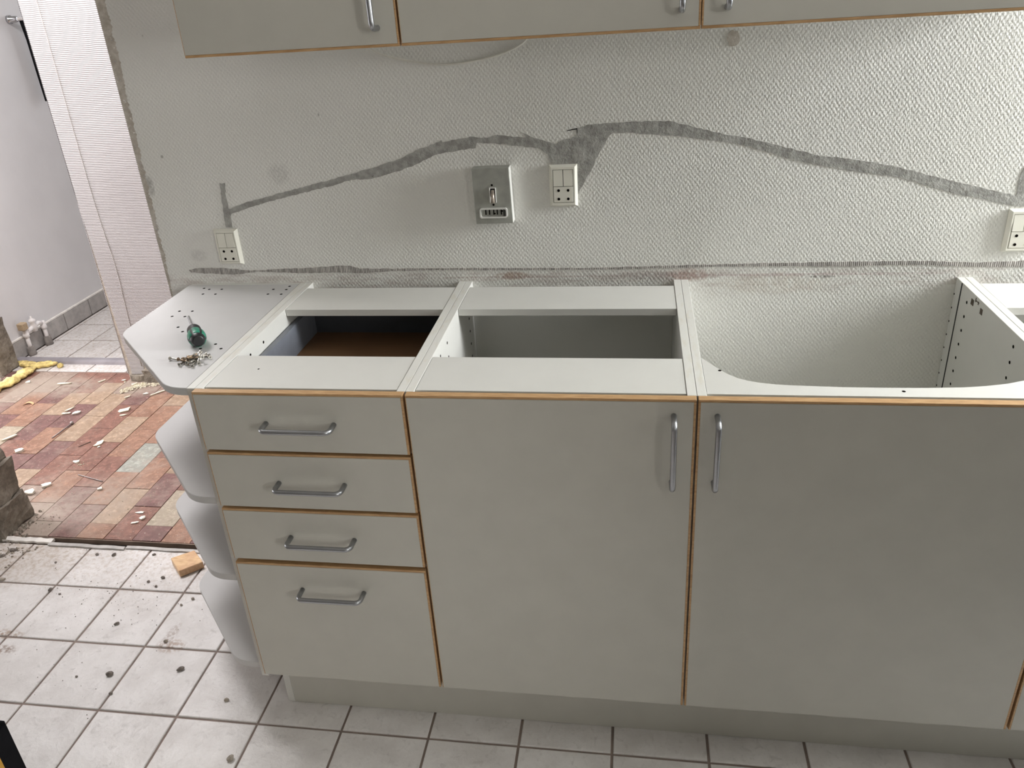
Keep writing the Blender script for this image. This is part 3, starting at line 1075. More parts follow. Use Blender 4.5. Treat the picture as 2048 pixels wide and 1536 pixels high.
# ---- unseen tall appliance and cabinet run, added to block window light
t = thing('light_blocker', 'black upright appliance added out of view to block window light', 'light_blocker', (2.35, -0.75, 0.0))
box_obj('body', (1.77, 2.40, -1.12, -0.42, 0.03, 1.52), M['tool_black'], t, 0.004)
box_obj('door', (1.71, 1.766, -1.12, -0.42, 0.52, 1.52), M['tool_black'], t, 0.006)
box_obj('door', (1.71, 1.766, -1.12, -0.42, 0.06, 0.51), M['tool_black'], t, 0.006)
box_obj('foot_rail', (1.79, 2.39, -1.11, -0.43, 0.0005, 0.03), M['black'], t)
t = thing('shade_cabinet_run', 'unseen white cabinet run added to shade the doors and floor', 'cabinet', (2.4, -1.8, 0.0))  # added off frame to keep window light off doors and floor
box_obj('body', (2.1305, 2.699, -2.6, -1.16, 0.157, ZC), M['laminate'], t)
box_obj('kick_board', (2.20, 2.21, -2.6, -1.16, 0.0005, 0.156), M['laminate'], t)
box_obj('worktop', (2.10, 2.699, -2.6, -1.13, ZC + 0.0005, ZC + 0.04), M['front'], t)
for q in range(2):
    y0 = -2.59 + q * 0.71
    box_obj('door', (2.114, 2.13, y0, y0 + 0.704, 0.157, 0.852), M['front'], t)

# ---- plinth
t = thing('plinth', 'long white plinth board under the base cabinets', 'plinth', (1.05, 0.07, 0.0))
box_obj('front_board', (0.0172, 2.1, 0.0655, 0.081, 0.0005, 0.1555), M['front'], t)
box_obj('end_board', (0.0012, 0.0168, 0.0655, 0.50, 0.0005, 0.1555), M['laminate'], t)

# ---- upper cabinets
UY, UZ = 0.237, 1.4105
for nm, x0, x1, hx, lab in (
        ('wall_cabinet', 0.0, 0.4, 0.362, 'white wall cabinet with oak edging above the drawer unit, its handle at right'),
        ('wall_cabinet', 0.4, 0.9, 0.867, 'white wall cabinet with oak edging between the two others, white cable hanging below'),
        ('wall_cabinet', 0.9, 1.5, 0.938, 'white wall cabinet with oak edging above the sink unit, its handle at left')):
    t = thing(nm, lab, 'cabinet', ((x0 + x1) / 2, 0.41, 1.412), 'wall cabinets')
    y1 = UY + 0.0153
    for x in (x0 + 0.0004, x1 - PT - 0.0004):
        box_obj('side_panel', (x, x + PT, y1, YW - 0.0006, 1.412, 2.106), M['laminate'], t)
    for z in (1.412, 2.106 - PT):
        box_obj('shelf_panel', (x0 + PT + 0.0008, x1 - PT - 0.0008, y1, YW - 0.0006, z, z + PT), M['laminate'], t)
    d = front('door', t, x0 + 0.002, x1 - 0.0058, UZ - 0.0005, 2.104, UY, top=0.0, bot=0.0047, lft=0.001 if x0 < .5 else 0.003, rgt=0.0034)
    handle_mesh('handle', 0.130, 'z', d, hx, 1.436 + 0.065, UY)

# ---- fourth wall cabinet would be outside the frame; leave the wall bare there

# ------------------------------------------------------------------ electrics on the wall


def socket(x, z, label, H=0.0895, W=0.062):
    t = thing('wall_socket', label, 'socket', (x, YW, z - H / 2), 'cream wall sockets')
    bm = BM()
    w, h, wi, hi, dp = W / 2, H / 2, 0.0225, 0.0366, 0.0105
    def ring(a, b, y):
        return [bm.verts.new((x + sx * a, y, z + sz * b)) for sx, sz in ((-1, -1), (1, -1), (1, 1), (-1, 1))]
    R = [ring(w, h, YW - 0.0003), ring(w, h, YW - 0.003), ring(w - 0.0055, h - 0.0045, YW - dp), ring(wi, hi, YW - dp), ring(wi, hi, YW - dp + 0.003)]
    for a, b in zip(R, R[1:]):
        for i in range(4):
            bm.faces.new((a[i], a[(i + 1) % 4], b[(i + 1) % 4], b[i]))
    fl = bm.faces.new(R[-1])
    bmesh.ops.recalc_face_normals(bm, faces=bm.faces)
    fl.material_index = 1
    f = obj('frame', bm, [M['plastic'], M['hole']], t)
    yf = YW - dp + 0.0028
    zs = z + 0.0003
    for x0, x1 in ((x - wi + 0.0011, x - 0.0007), (x + 0.0007, x + wi - 0.0011)):
        bm = BM()
        vs = [(x0, yf, zs), (x1, yf, zs), (x1, yf, z + hi - .0010), (x0, yf, z + hi - .0010),
              (x0, YW - dp - 0.0012, zs), (x1, YW - dp - 0.0012, zs), (x1, YW - dp + 0.0008, z + hi - .0010), (x0, YW - dp + 0.0008, z + hi - .0010)]
        v = [bm.verts.new(q) for q in vs]
        for fc in ((4, 5, 6, 7), (0, 1, 5, 4), (1, 2, 6, 5), (2, 3, 7, 6), (3, 0, 4, 7)):
            bm.faces.new([v[i] for i in fc])
        bmesh.ops.recalc_face_normals(bm, faces=bm.faces)
        obj('rocker_switch', bm, M['plastic'], t)
    bm = BM()
    bx(bm, x - wi + 0.0011, x + wi - 0.0011, YW - dp - 0.0006, yf, z - hi + 0.0010, zs - 0.0013, bev=0.0004)
    ins = obj('socket_insert', bm, M['plastic'], t)
    for dx in (-0.0105, 0.0105):
        for dz in (-0.0092, -0.0282):
            bm = BM()
            lathe(bm, [(0, 0.0031), (0.0006, 0.0031), (0.0006, 0.0026), (0.0003, 0.0025)], 12, mat=Matrix.Translation((x + dx, YW - dp - 0.0004, z + dz)) @ Matrix.Rotation(PI / 2, 4, 'X'))
            obj('pin_hole', bm, M['hole'], ins)
    return t


socket(-0.1835, 0.9520, 'cream double-switch wall socket standing crooked over the end shelf', H=0.0885)
socket(0.6395, 1.0795, 'cream double-switch wall socket under the wide grey cement patch', H=0.0925)
socket(1.5905, 0.9595, 'cream double-switch wall socket above the right side of the sink unit', H=0.0915)

# grey metal switch box
t = thing('switch_box', 'old grey metal switch box with toggle and pin connector', 'switch', (0.48, YW, 0.997))
bm = BM()
by = YW - 0.028
q = [(0.4395, 1.1275), (0.5235, 1.1285), (0.5265, 1.0035), (0.4415, 1.0030)]
prism(bm, q, 'y', by, YW - 0.0004)
bmesh.ops.bevel(bm, geom=bm.edges[:], offset=0.0012, segments=1, affect='EDGES')
o = obj('housing', bm, [M['box_grey'], M['wall_white']], t)
for p in o.data.polygons:
    if abs(p.normal.x) > 0.8:
        p.material_index = 1
for x, z in ((0.4835, 1.0905), (0.4845, 1.0465)):
    bm = BM()
    lathe(bm, [(0, 0.0024), (0.0005, 0.0024)], 12, mat=Matrix.Translation((x, by, z)) @ Matrix.Rotation(PI / 2, 4, 'X'))
    obj('screw_hole', bm, M['hole'], t)
bm = BM()
for x0, x1 in ((0.4770, 0.4790), (0.4900, 0.4918)):
    bx(bm, x0, x1, by - 0.003, by - 0.0001, 1.0515, 1.0845, bev=0.0006)
bx(bm, 0.4770, 0.4918, by - 0.002, by - 0.0001, 1.0835, 1.0855)
obj('toggle_frame', bm, M['wall_white'], t)
bm = BM()
bx(bm, 0.4792, 0.4898, by - 0.0006, by - 0.0001, 1.052, 1.083)
tf = obj('toggle_slot', bm, M['black'], t)
bm = BM()
tube(bm, [(0.4845, by - 0.001, 1.079), (0.4847, by - 0.007, 1.068), (0.4850, by - 0.012, 1.053)], lambda s: 0.0036 + 0.0012 * s, 10)
obj('toggle', bm, M['socket_metal'], t)
bm = BM()
X0, X1, Z0, Z1 = 0.4525, 0.5150, 1.0175, 1.0400
pt = rounded([(X0, Z0), (X0, Z1), (X1, Z1), (X1, Z0)], [.005] * 4, 5)
pin_ = rounded([(X0 + .003, Z0 + .003), (X0 + .003, Z1 - .003), (X1 - .003, Z1 - .003), (X1 - .003, Z0 + .003)], [.003] * 4, 5)
A = [bm.verts.new((p[0], by - 0.0001, p[1])) for p in pt]
B = [bm.verts.new((p[0], by - 0.006, p[1])) for p in pt]
Cc = [bm.verts.new((p[0], by - 0.006, p[1])) for p in pin_]
D = [bm.verts.new((p[0], by - 0.0012, p[1])) for p in pin_]
for a, b in ((A, B), (B, Cc), (Cc, D)):
    for i in range(len(a)):
        j = (i + 1) % len(a)
        bm.faces.new((a[i], a[j], b[j], b[i]))
bmesh.ops.recalc_face_normals(bm, faces=bm.faces)
cr = obj('connector_rim', bm, M['wall_white'], t)
bm = BM()
bx(bm, X0 + .0028, X1 - .0028, by - 0.0014, by - 0.0002, Z0 + .0028, Z1 - .0028)
cf = obj('connector_face', bm, M['box_grey'], t)
for x in (0.4660, 0.4745, 0.4840, 0.4920, 0.5010):
    bm = BM()
    bx(bm, x - 0.0013, x + 0.0013, by - 0.0022, by - 0.0013, 1.0245, 1.0365)
    if x in (0.484, 0.501):
        bx(bm, x + 0.0013, x + 0.004, by - 0.0022, by - 0.0013, 1.0255 if x < .5 else 1.031, 1.0285 if x < .5 else 1.034)
    obj('pin_slot', bm, M['hole'], cf)
bm = BM()
bx(bm, 0.5055, 0.5118, by - 0.0024, by - 0.0013, 1.0215, 1.0368)
obj('key_slot', bm, M['slot_dark'], cf)

# cable sagging below the wall cabinets
bm = BM()
W_ = [(0.199, 1.432), (0.237, 1.384), (0.279, 1.364), (0.354, 1.348), (0.41, 1.343), (0.473, 1.349), (0.527, 1.361), (0.57, 1.382), (0.602, 1.432)]
pp = []
for i in range(len(W_) - 1):
    p0, p1, p2, p3 = [Vector(W_[max(0, min(len(W_) - 1, i + k))]) for k in (-1, 0, 1, 2)]
    for s in range(6):
        u = s / 6
        v = 0.5 * ((2 * p1) + (p2 - p0) * u + (2 * p0 - 5 * p1 + 4 * p2 - p3) * u * u + (3 * p1 - p0 - 3 * p2 + p3) * u ** 3)
        pp.append((v.x, YW - 0.0032, v.y))
tube(bm, pp, 0.0023, 8)
tag(settle(obj('cable', bm, M['cable'])), 'thin white cable sagging along the wall below the wall cabinets', 'cable')

# ------------------------------------------------------------------ screwdriver on the end shelf
E_, T_ = Vector((-0.077, 0.185, ZC + 0.0185)), Vector((-0.192, 0.350, ZC + 0.0050))
dv = (T_ - E_)
Ltot = dv.length
mat = Matrix.Translation(E_) @ dv.to_track_quat('Z', 'Y').to_matrix().to_4x4()
t = thing('screwdriver', 'stubby screwdriver with green and black ball handle lying on the end shelf', 'screwdriver', (-0.12, 0.25, ZC))
prof = [(0, 0.0), (0.0, 0.0095), (0.002, 0.0118), (0.010, 0.0150), (0.018, 0.0172), (0.028, 0.0182), (0.038, 0.0176), (0.050, 0.0155), (0.060, 0.0128), (0.066, 0.0122), (0.073, 0.0140), (0.080, 0.0146), (0.086, 0.0125), (0.090, 0.0085), (0.091, 0.0)]
bm = BM()
lathe(bm, prof[1:-1], 24, mat=mat)
obj('handle', bm, M['tool_black'], t)
for s in range(6):
    a0 = s * PI / 3 + 0.2
    bm = BM()
    lathe(bm, [(0.0105, 0.0148), (0.0112, 0.0160), (0.018, 0.0177), (0.028, 0.0187), (0.038, 0.0181), (0.0500, 0.0160), (0.0575, 0.0139), (0.058, 0.0125)], 6, mat=mat, arc=(a0, a0 + 0.80))
    obj('grip_panel', bm, M['tool_green'], t)
bm = BM()
lathe(bm, [(0.0895, 0.0036), (0.0905, 0.0036), (Ltot - 0.008, 0.0033), (Ltot - 0.003, 0.0022), (Ltot, 0.0008)], 12, mat=mat)
obj('shaft', bm, M['chrome'], t)

# ------------------------------------------------------------------ heap of screws


def screw_mesh():
    bm = BM()
    L, hr = 0.032, 0.0039
    lathe(bm, [(0, hr), (0.0006, hr), (0.0036, 0.0017), (0.010, 0.0016)] + [(0.010 + 0.0011 * q, 0.0019 if q % 2 else 0.0013) for q in range(1, 18)] + [(L, 0.0003)], 10)
    for a in (0, PI / 2):
        r = Matrix.Rotation(a, 4, 'Z')
        vs = [bm.verts.new(r @ Vector(q)) for q in ((-0.0023, -0.0005, -0.00012), (0.0023, -0.0005, -0.00012), (0.0023, 0.0005, -0.00012), (-0.0023, 0.0005, -0.00012))]
        f = bm.faces.new(vs[::-1])
        f.material_index = 1
    me = bpy.data.meshes.new('screw')
    bm.to_mesh(me)
    bm.free()
    return me


sm = screw_mesh()
sm.materials.append(M['zinc'])
sm.materials.append(M['black'])
sm2 = sm.copy()
sm2.materials[0] = M['brown_steel']
rs = random.Random(21)


def screw(x, y, z, head_dir, tilt, label, me):
    o = bpy.data.objects.new('screw', me)
    COL.objects.link(o)
    d = Vector((-math.cos(head_dir) * math.cos(tilt), -math.sin(head_dir) * math.cos(tilt), -math.sin(tilt)))
    o.rotation_euler = (d.to_track_quat('Z', 'Y').to_matrix() @ Matrix.Rotation(rs.uniform(0, 3), 3, 'Z')).to_euler()
    o.location = Vector((x, y, z))
    return tag(o, label, 'screw', 'screws heaped on the end shelf')


HEADS = [(-0.079, 0.105, -1.7), (-0.049, 0.100, -1.4), (-0.041, 0.112, -1.0), (-0.031, 0.139, -0.6), (-0.037, 0.150, 0.3), (-0.047, 0.156, 0.9),
         (-0.055, 0.118, -1.2), (-0.067, 0.141, 1.5), (-0.078, 0.140, 1.9), (-0.085, 0.131, 2.4), (-0.060, 0.157, 1.2), (-0.070, 0.124, -2.2),
         (-0.062, 0.105, -1.9), (-0.089, 0.121, 2.9), (-0.046, 0.129, -0.3), (-0.052, 0.145, 1.8), (-0.071, 0.113, -2.0), (-0.037, 0.122, -0.7), (-0.058, 0.133, 0.4)]
for q, (x, y, hd) in enumerate(HEADS):
    layer = 0 if q < 10 else (1 if q < 15 else 2)
    tilt = 0.075 if layer == 0 else rs.uniform(0.05, 0.30)
    screw(x, y, ZC + 0.0040 + 0.0042 * layer, hd, tilt, 'steel cross-head screw in the heap beside the screwdriver', sm2 if q in (8, 9, 11, 13, 16) else sm)
screw(-0.1155, 0.1335, ZC + 0.0040, PI - 0.1, 0.075, 'steel screw sticking out of the heap with its head away from it', sm)

# ------------------------------------------------------------------ far room fittings
t = thing('pipe_valve', 'white-painted heating pipes with valve rising from the far tiled floor', 'pipes', (-2.085, 2.01, 0))
P1, P2 = (-2.0925, 1.946), (-2.0915, 2.068)
for px, py, h in ((P1[0], P1[1], 0.132), (P2[0], P2[1], 0.126)):
    bm = BM()
    tube(bm, [(px, py, 0.0), (px, py, 0.06), (px, py, h - 0.03)], 0.0095, 12)
    obj('pipe', bm, M['pipe_white'], t)
    bm = BM()
    lathe(bm, [(0.0, 0.019), (0.004, 0.020), (0.045, 0.0165), (0.047, 0.011)], 14, mat=Matrix.Translation((px, py, 0)))
    obj('floor_collar', bm, M['collar'], t)
    bm = BM()
    lathe(bm, [(h - 0.04, 0.011), (h - 0.036, 0.0145), (h - 0.022, 0.0145), (h - 0.02, 0.0125), (h - 0.006, 0.0125), (h, 0.0105)], 12, mat=Matrix.Translation((px, py, 0)))
    obj('union_nut', bm, M['pipe_white'], t)
bm = BM()
tube(bm, [(P1[0], P1[1], 0.112), (P1[0], P1[1] + 0.03, 0.118), (P2[0], P2[1] - 0.025, 0.128), (P2[0], P2[1], 0.115)], 0.0105, 12)
obj('cross_pipe', bm, M['pipe_white'], t)
bm = BM()
lathe(bm, [(0.100, 0.013), (0.130, 0.0165), (0.142, 0.0105), (0.150, 0.0165), (0.156, 0.0165), (0.163, 0.008), (0.166, 0.0045), (0.176, 0.0045), (0.177, 0.002)], 14, mat=Matrix.Translation((P1[0], 2.008, 0)))
obj('valve', bm, M['pipe_white'], t)
bm = BM()
bx(bm, P1[0] - 0.017, P1[0] + 0.017, P1[1] - 0.022, P1[1] + 0.012, 0.1335, 0.168, bev=0.003)
obj('plug', bm, M['cork'], t)

t = thing('wall_rail', 'dark hanging rail on a chrome bracket on the far white wall', 'rail', (-2.1, 2.5, 1.07))
bm = BM()
lathe(bm, [(0, 0.019), (0.012, 0.019), (0.014, 0.015), (0.045, 0.013), (0.046, 0.006)], 18, mat=Matrix.Translation((-2.125, 2.512, 1.476)) @ Matrix.Rotation(PI / 2, 4, 'Y'))
obj('bracket', bm, M['chrome'], t)
bm = BM()
tube(bm, [(-2.085, 2.512, 1.476), (-2.082, 2.535, 1.476), (-2.078, 2.565, 1.476)], 0.0075, 10)
obj('bracket_arm', bm, M['pipe_white'], t)
bm = BM()
for a, b in ((0, 1),):
    pts = [(-2.092, 2.542, 1.475), (-2.092, 2.553, 1.38), (-2.092, 2.554, 1.24), (-2.092, 2.557, 1.10)]
    ra = []
    for i, p in enumerate(pts):
        wv = 0.05
        ra.append([bm.verts.new((p[0] + dx, p[1] + dy, p[2])) for dx, dy in ((-.003, 0), (.003, 0), (.003, wv), (-.003, wv))])
    for u, v in zip(ra, ra[1:]):
        for i in range(4):
            bm.faces.new((u[i], u[(i + 1) % 4], v[(i + 1) % 4], v[i]))
    bm.faces.new(ra[0])
    bm.faces.new(ra[-1][::-1])
    bmesh.ops.recalc_face_normals(bm, faces=bm.faces)
obj('hanging_strip', bm, M['bag_black'], t)

bm = BM()
prof = [(1.846, 0.0), (1.850, 0.012), (1.862, 0.018), (1.884, 0.018), (1.896, 0.011), (1.899, 0.0)]
A = [bm.verts.new((-2.118, y, z)) for y, z in prof]
B = [bm.verts.new((-1.416, y - 0.006, z)) for y, z in prof]
for i in range(len(prof) - 1):
    f = bm.faces.new((A[i], A[i + 1], B[i + 1], B[i]))
bm.faces.new(A[::-1])
bm.faces.new(B)
bmesh.ops.recalc_face_normals(bm, faces=bm.faces)
tag(settle(obj('threshold_strip', bm, M['threshold'])), 'grey threshold strip lying across the doorway to the far room', 'threshold')

# mineral wool


def wool(name, path, width, hgt, seed, label):
    bm = BM()
    n = 34
    rings = []
    pts = [Vector(p) for p in path]
    for i in range(n + 1):
        u = i / n * (len(pts) - 1)
        k = min(int(u), len(pts) - 2)
        c = pts[k].lerp(pts[k + 1], u - k)
        d = (pts[k + 1] - pts[k]).normalized()
        sd = Vector((-d.y, d.x, 0))
        taper = min(1, 0.35 + 3.2 * min(i, n - i) / n)
        ring = []
        for q in range(14):
            a = 2 * PI * q / 14
            nn = 1 + 0.55 * noise.noise(Vector((i * 0.33, q * 0.55, seed))) + 0.25 * noise.noise(Vector((i * 0.9, q * 1.3, seed + 4)))
            ring.append(bm.verts.new(c + sd * math.cos(a) * width * nn * taper + Vector((0, 0, max(0.0015, hgt + math.sin(a) * hgt * nn * taper)))))
        rings.append(ring)
    for a, b in zip(rings, rings[1:]):
        for q in range(14):
            bm.faces.new((a[q], a[(q + 1) % 14], b[(q + 1) % 14], b[q])).smooth = True
    bm.faces.new(rings[0][::-1])
    bm.faces.new(rings[-1])
    return tag(settle(obj(name, bm, M['wool'])), label, 'insulation')


wool('mineral_wool', [(-2.085, 1.842, 0), (-2.02, 1.815, 0), (-1.97, 1.806, 0), (-1.915, 1.822, 0), (-1.875, 1.832, 0)], 0.022, 0.012, 1.0, 'crumpled yellow mineral wool strip against the threshold strip')
wool('mineral_wool', [(-1.955, 1.785, 0), (-1.965, 1.715, 0), (-1.965, 1.64, 0), (-1.99, 1.56, 0), (-2.06, 1.44, 0)], 0.030, 0.014, 7.0, 'torn yellow mineral wool strip lying towards the red tiles')
wool('mineral_wool', [(-1.857, 1.815, 0), (-1.835, 1.808, 0)], 0.012, 0.009, 13.0, 'small yellow mineral wool tuft beside the threshold strip')

# ------------------------------------------------------------------ wood block
bm = BM()
q = [(-0.548, 0.512), (-0.494, 0.552), (-0.441, 0.503), (-0.492, 0.458)]
cc = Vector((-0.494, 0.506))
q = [tuple(cc + (Vector(p) - cc) * 1.0) for p in q]
prism(bm, q, 'z', 0.0015, 0.024)
bmesh.ops.bevel(bm, geom=bm.edges[:], offset=0.0014, segments=1, affect='EDGES')
tag(settle(obj('wood_block', bm, M['block_wood'])), 'light brown wood offcut on the white tiles by the red floor', 'wood block')

# ------------------------------------------------------------------ broken trim strips between the floors


def strip(x0, y0, x1, y1, wd, h, m, label, seed):
    bm = BM()
    n = 14
    prev = None
    ends = []
    for i in range(n + 1):
        u = i / n
        x, y = x0 + (x1 - x0) * u, y0 + (y1 - y0) * u + 0.003 * noise.noise(Vector((u * 4, seed, 0)))
        z = 0.001 + 0.002 * abs(noise.noise(Vector((u * 3, seed, 5))))
        ww = wd * (1 + 0.35 * noise.noise(Vector((u * 9, seed, 2))))
        ring = [bm.verts.new(p) for p in ((x, y - ww / 2, z), (x, y - ww / 2, z + h * 0.7), (x, y + ww * 0.2, z + h), (x, y + ww / 2, z + h * 0.85), (x, y + ww / 2, z))]
        if prev:
            for k in range(5):
                bm.faces.new((prev[k], prev[(k + 1) % 5], ring[(k + 1) % 5], ring[k]))
        ends.append(ring)
        prev = ring
    bm.faces.new(ends[0][::-1])
    bm.faces.new(ends[-1])
    bmesh.ops.recalc_face_normals(bm, faces=bm.faces)
    return tag(settle(obj('trim_strip', bm, m)), label, 'trim strip')


strip(-1.165, 0.583, -0.992, 0.5825, 0.017, 0.010, M['strip_white'], 'white piece of floor trim nearest the rough masonry jamb', 1)
strip(-1.00, 0.572, -0.738, 0.568, 0.012, 0.006, M['strip_grey'], 'bent grey floor trim strip, middle piece of the broken row', 2)
strip(-0.735, 0.574, -0.36, 0.569, 0.011, 0.005, M['strip_grey'], 'grey floor trim strip running behind the wood offcut', 3)

# ------------------------------------------------------------------ plaster chips on the red tiles


def chip_mesh(L, W, H, seed, ragged_=0.33, n=8):
    L, W, H = L * 0.92, W * 0.85, H * 0.8
    bm = BM()
    r = random.Random(seed)
    poly = []
    for i in range(n):
        a = 2 * PI * i / n
        f = 1 + r.uniform(-ragged_, ragged_)
        poly.append((math.copysign(abs(math.cos(a)) ** 0.75, math.cos(a)) * L / 2 * f, math.copysign(abs(math.sin(a)) ** 0.75, math.sin(a)) * W / 2 * f))
    lo = [bm.verts.new((x * 0.92, y * 0.92, 0)) for x, y in poly]
    hi = [bm.verts.new((x, y, H * r.uniform(0.6, 1.15))) for x, y in poly]
    tc = bm.verts.new((0, 0, H * 1.1))
    for i in range(n):
        j = (i + 1) % n
        bm.faces.new((lo[i], lo[j], hi[j], hi[i]))
        bm.faces.new((hi[i], hi[j], tc))
    bm.faces.new(lo[::-1])
    me = bpy.data.meshes.new('chip')
    bm.to_mesh(me)
    bm.free()
    return me


GC = 'plaster chips on the red tile floor'
CH = [  # x, y, length, width, height, angle, material, label
    (-1.705, 1.645, .070, .017, .006, 0.15, 0, 'long cream plaster chip below the yellow mineral wool'),
    (-1.542, 1.674, .042, .008, .005, 1.0, 0, 'thin cream splinter near the hall wall edge'),
    (-1.522, 1.417, .040, .012, .005, 1.15, 0, 'cream plaster chip, upper of two beside the tan tile end'),
    (-1.511, 1.381, .034, .014, .006, 0.35, 0, 'cream plaster chip lying on the lower end of the tan tile'),
    (-1.468, 1.385, .032, .024, .008, 0.9, 1, 'knobbly white plaster lump above the big nail'),
    (-1.267, 1.414, .048, .036, .008, 0.5, 0, 'large cream plaster flake, bigger of the pair in the middle of the red floor'),
    (-1.250, 1.377, .030, .011, .005, 0.45, 0, 'small cream flake just below the large plaster flake'),
    (-1.617, 1.187, .060, .017, .007, 1.05, 0, 'long curved cream chip beside the beige tile at left'),
    (-1.503, 1.088, .036, .026, .012, 0.6, 1, 'white plaster lump with dark underside above the masonry jamb'),
    (-1.213, 1.159, .046, .026, .007, 1.1, 0, 'cream plaster flake above the green-grey tile'),
    (-1.223, 1.031, .028, .018, .007, 0.3, 1, 'dusty white plaster lump with powder around it'),
    (-1.329, 1.530, .030, .010, .005, 0.8, 0, 'narrow cream chip beside the crumbled plaster heap'),
    (-1.263, 1.562, .024, .013, .005, 0.2, 1, 'small white chip between plaster heap and long sliver'),
    (-1.208, 1.574, .105, .010, .005, 0.88, 0, 'long straight cream sliver near the end shelf'),
    (-1.234, 0.879, .036, .023, .009, 0.75, 1, 'white plaster piece, upper of two beside the masonry jamb'),
    (-1.262, 0.833, .038, .030, .013, 0.1, 1, 'thick white plaster piece, lower of two beside the masonry jamb'),
    (-1.020, 0.870, .020, .016, .009, 0.4, 1, 'round white lump right below the thin steel spike'),
    (-0.796, 0.749, .030, .011, .004, 0.1, 1, 'flat white chip above two more near the end shelf'),
    (-0.769, 0.718, .020, .017, .007, 0.9, 1, 'compact white chip, middle of three near the end shelf'),
    (-0.783, 0.696, .026, .009, .004, 0.4, 1, 'thin white chip, lowest of three near the end shelf'),
    (-1.443, 1.685, .018, .012, .005, 0.4, 1, 'tiny white crumb at the foot of the hall wall'),
    (-1.367, 1.650, .026, .016, .006, 0.9, 0, 'cream crumb at the upper left of the plaster heap'),
    (-1.894, 1.651, .024, .018, .008, 0.4, 1, 'white crumb touching the yellow mineral wool strip'),
    (-1.200, 1.135, .014, .009, .005, 0.9, 1, 'tiny white crumb right of the cream flake above the green-grey tile'),
]
for q, (x, y, L, W, H, a, k, lab) in enumerate(CH):
    me = chip_mesh(L, W, H, 50 + q)
    me.materials.append(M['chip_white'] if k else M['chip'])
    o = bpy.data.objects.new('plaster_chip', me)
    COL.objects.link(o)
    o.location = (x, y, 0.0009)
    o.rotation_euler = (0, 0, a)
    tag(o, lab, 'chip', GC)
# one orange-tan curl of wallpaper
bm = BM()
rings = []
for i in range(9):
    a = PI * 1.15 * i / 8
    rings.append([bm.verts.new((-1.741 + 0.022 * math.cos(a), 1.451 + dy + 0.010 * math.sin(a), 0.0015 + 0.006 * math.sin(a) ** 2 + dz)) for dy, dz in ((-.006, 0), (.006, 0), (.006, .001), (-.006, .001))])
for u, v in zip(rings, rings[1:]):
    for i in range(4):
        bm.faces.new((u[i], u[(i + 1) % 4], v[(i + 1) % 4], v[i]))
bm.faces.new(rings[0][::-1])
bm.faces.new(rings[-1])
tag(settle(obj('wood_shaving', bm, M['block_wood'])), 'curled orange shaving on the red tiles below the mineral wool', 'shaving')

# crumbled pale plaster heap and dust crumbs (nobody could count them)


def crumbs(name, spots, m, label, seed):
    r = random.Random(seed)
    bm = BM()
    for cx, cy, sx, sy, ang, n, s0, s1, zmax in spots:
        for _ in range(n):
            u, v = r.gauss(0, 0.45) * sx, r.gauss(0, 0.45) * sy
            x, y = cx + u * math.cos(ang) - v * math.sin(ang), cy + u * math.sin(ang) + v * math.cos(ang)
            s = s0 + (s1 - s0) * r.random() ** 2.2
            z = 0.0008 + r.random() * zmax * max(0, 1 - (u / sx) ** 2 - (v / sy) ** 2)
            vs = [bm.verts.new((x + s * r.uniform(.5, 1) * dx, y + s * r.uniform(.5, 1) * dy, z + s * dz)) for dx, dy, dz in
                  ((-.5, -.5, 0), (.5, -.4, 0), (.45, .5, 0), (-.5, .4, 0), (-.2, -.25, .55), (.25, 0, .6), (-.1, .25, .45))]
            for f in ((0, 1, 5, 4), (1, 2, 5), (2, 3, 6), (2, 6, 5), (3, 0, 4), (3, 4, 6), (4, 5, 6), (3, 2, 1, 0)):
                bm.faces.new([vs[i] for i in f])
    o = obj(name, bm, m)
    o['kind'] = 'stuff'
    tag(o, label, 'debris')
    return o


crumbs('plaster_crumbs', [(-1.355, 1.605, .075, .022, 0.75, 90, .005, .020, .008), (-1.28, 1.645, .05, .02, 0.1, 50, .004, .012, .004), (-1.15, 1.66, .2, .012, 0.0, 60, .003, .012, .003),
                          (-1.20, 1.02, .03, .03, 0, 30, .002, .006, .002), (-1.1, .80, .15, .10, .4, 30, .002, .004, .001), (-1.25, 1.3, .5, .35, 0, 50, .002, .004, .0), (-.8, .8, .2, .15, 0, 20, .002, .005, 0)],
       M['chip'], 'crumbled pale plaster scattered over the red tiles', 5)
crumbs('mortar_rubble', [(-1.125, .590, .035, .03, .5, 40, .003, .016, .004), (-1.145, .655, .02, .06, 0, 45, .003, .013, .004), (-1.09, .69, .05, .05, 0, 25, .002, .006, .0),
                         (-1.10, .53, .07, .03, .2, 30, .003, .012, .001), (-1.08, .47, .05, .05, 0, 12, .002, .008, .0), (-2.06, 1.66, .03, .05, 0, 30, .004, .012, .003)],
       M['pebble_light'], 'mortar rubble lying at the foot of the rough jambs', 6)
crumbs('grit', [(-.65, .36, .32, .16, 0, 200, .001, .0035, 0), (-.6, .1, .3, .15, 0, 40, .001, .003, 0)], M['pebble'], 'fine dark grit strewn over the white floor tiles', 8)

# nails, spike and splinters


def nail(x0, y0, x1, y1, r, label, head, m=None, name='nail'):
    bm = BM()
    a, b = Vector((x0, y0, r + .0012)), Vector((x1, y1, r + .0012))
    tube(bm, [a, a.lerp(b, .5), b], lambda s: r * (0.8 + 0.2 * s), 8)
    if head:
        d = (b - a).normalized()
        mt = Matrix.Translation(b + Vector((0, 0, .002))) @ d.to_track_quat('Z', 'Y').to_matrix().to_4x4()
        lathe(bm, [(-.006, .002), (-.002, .0065), (.002, .0075), (.006, .006)], 12, mat=mt)
    return tag(settle(obj(name, bm, m or M['nail'])), label, 'nail')


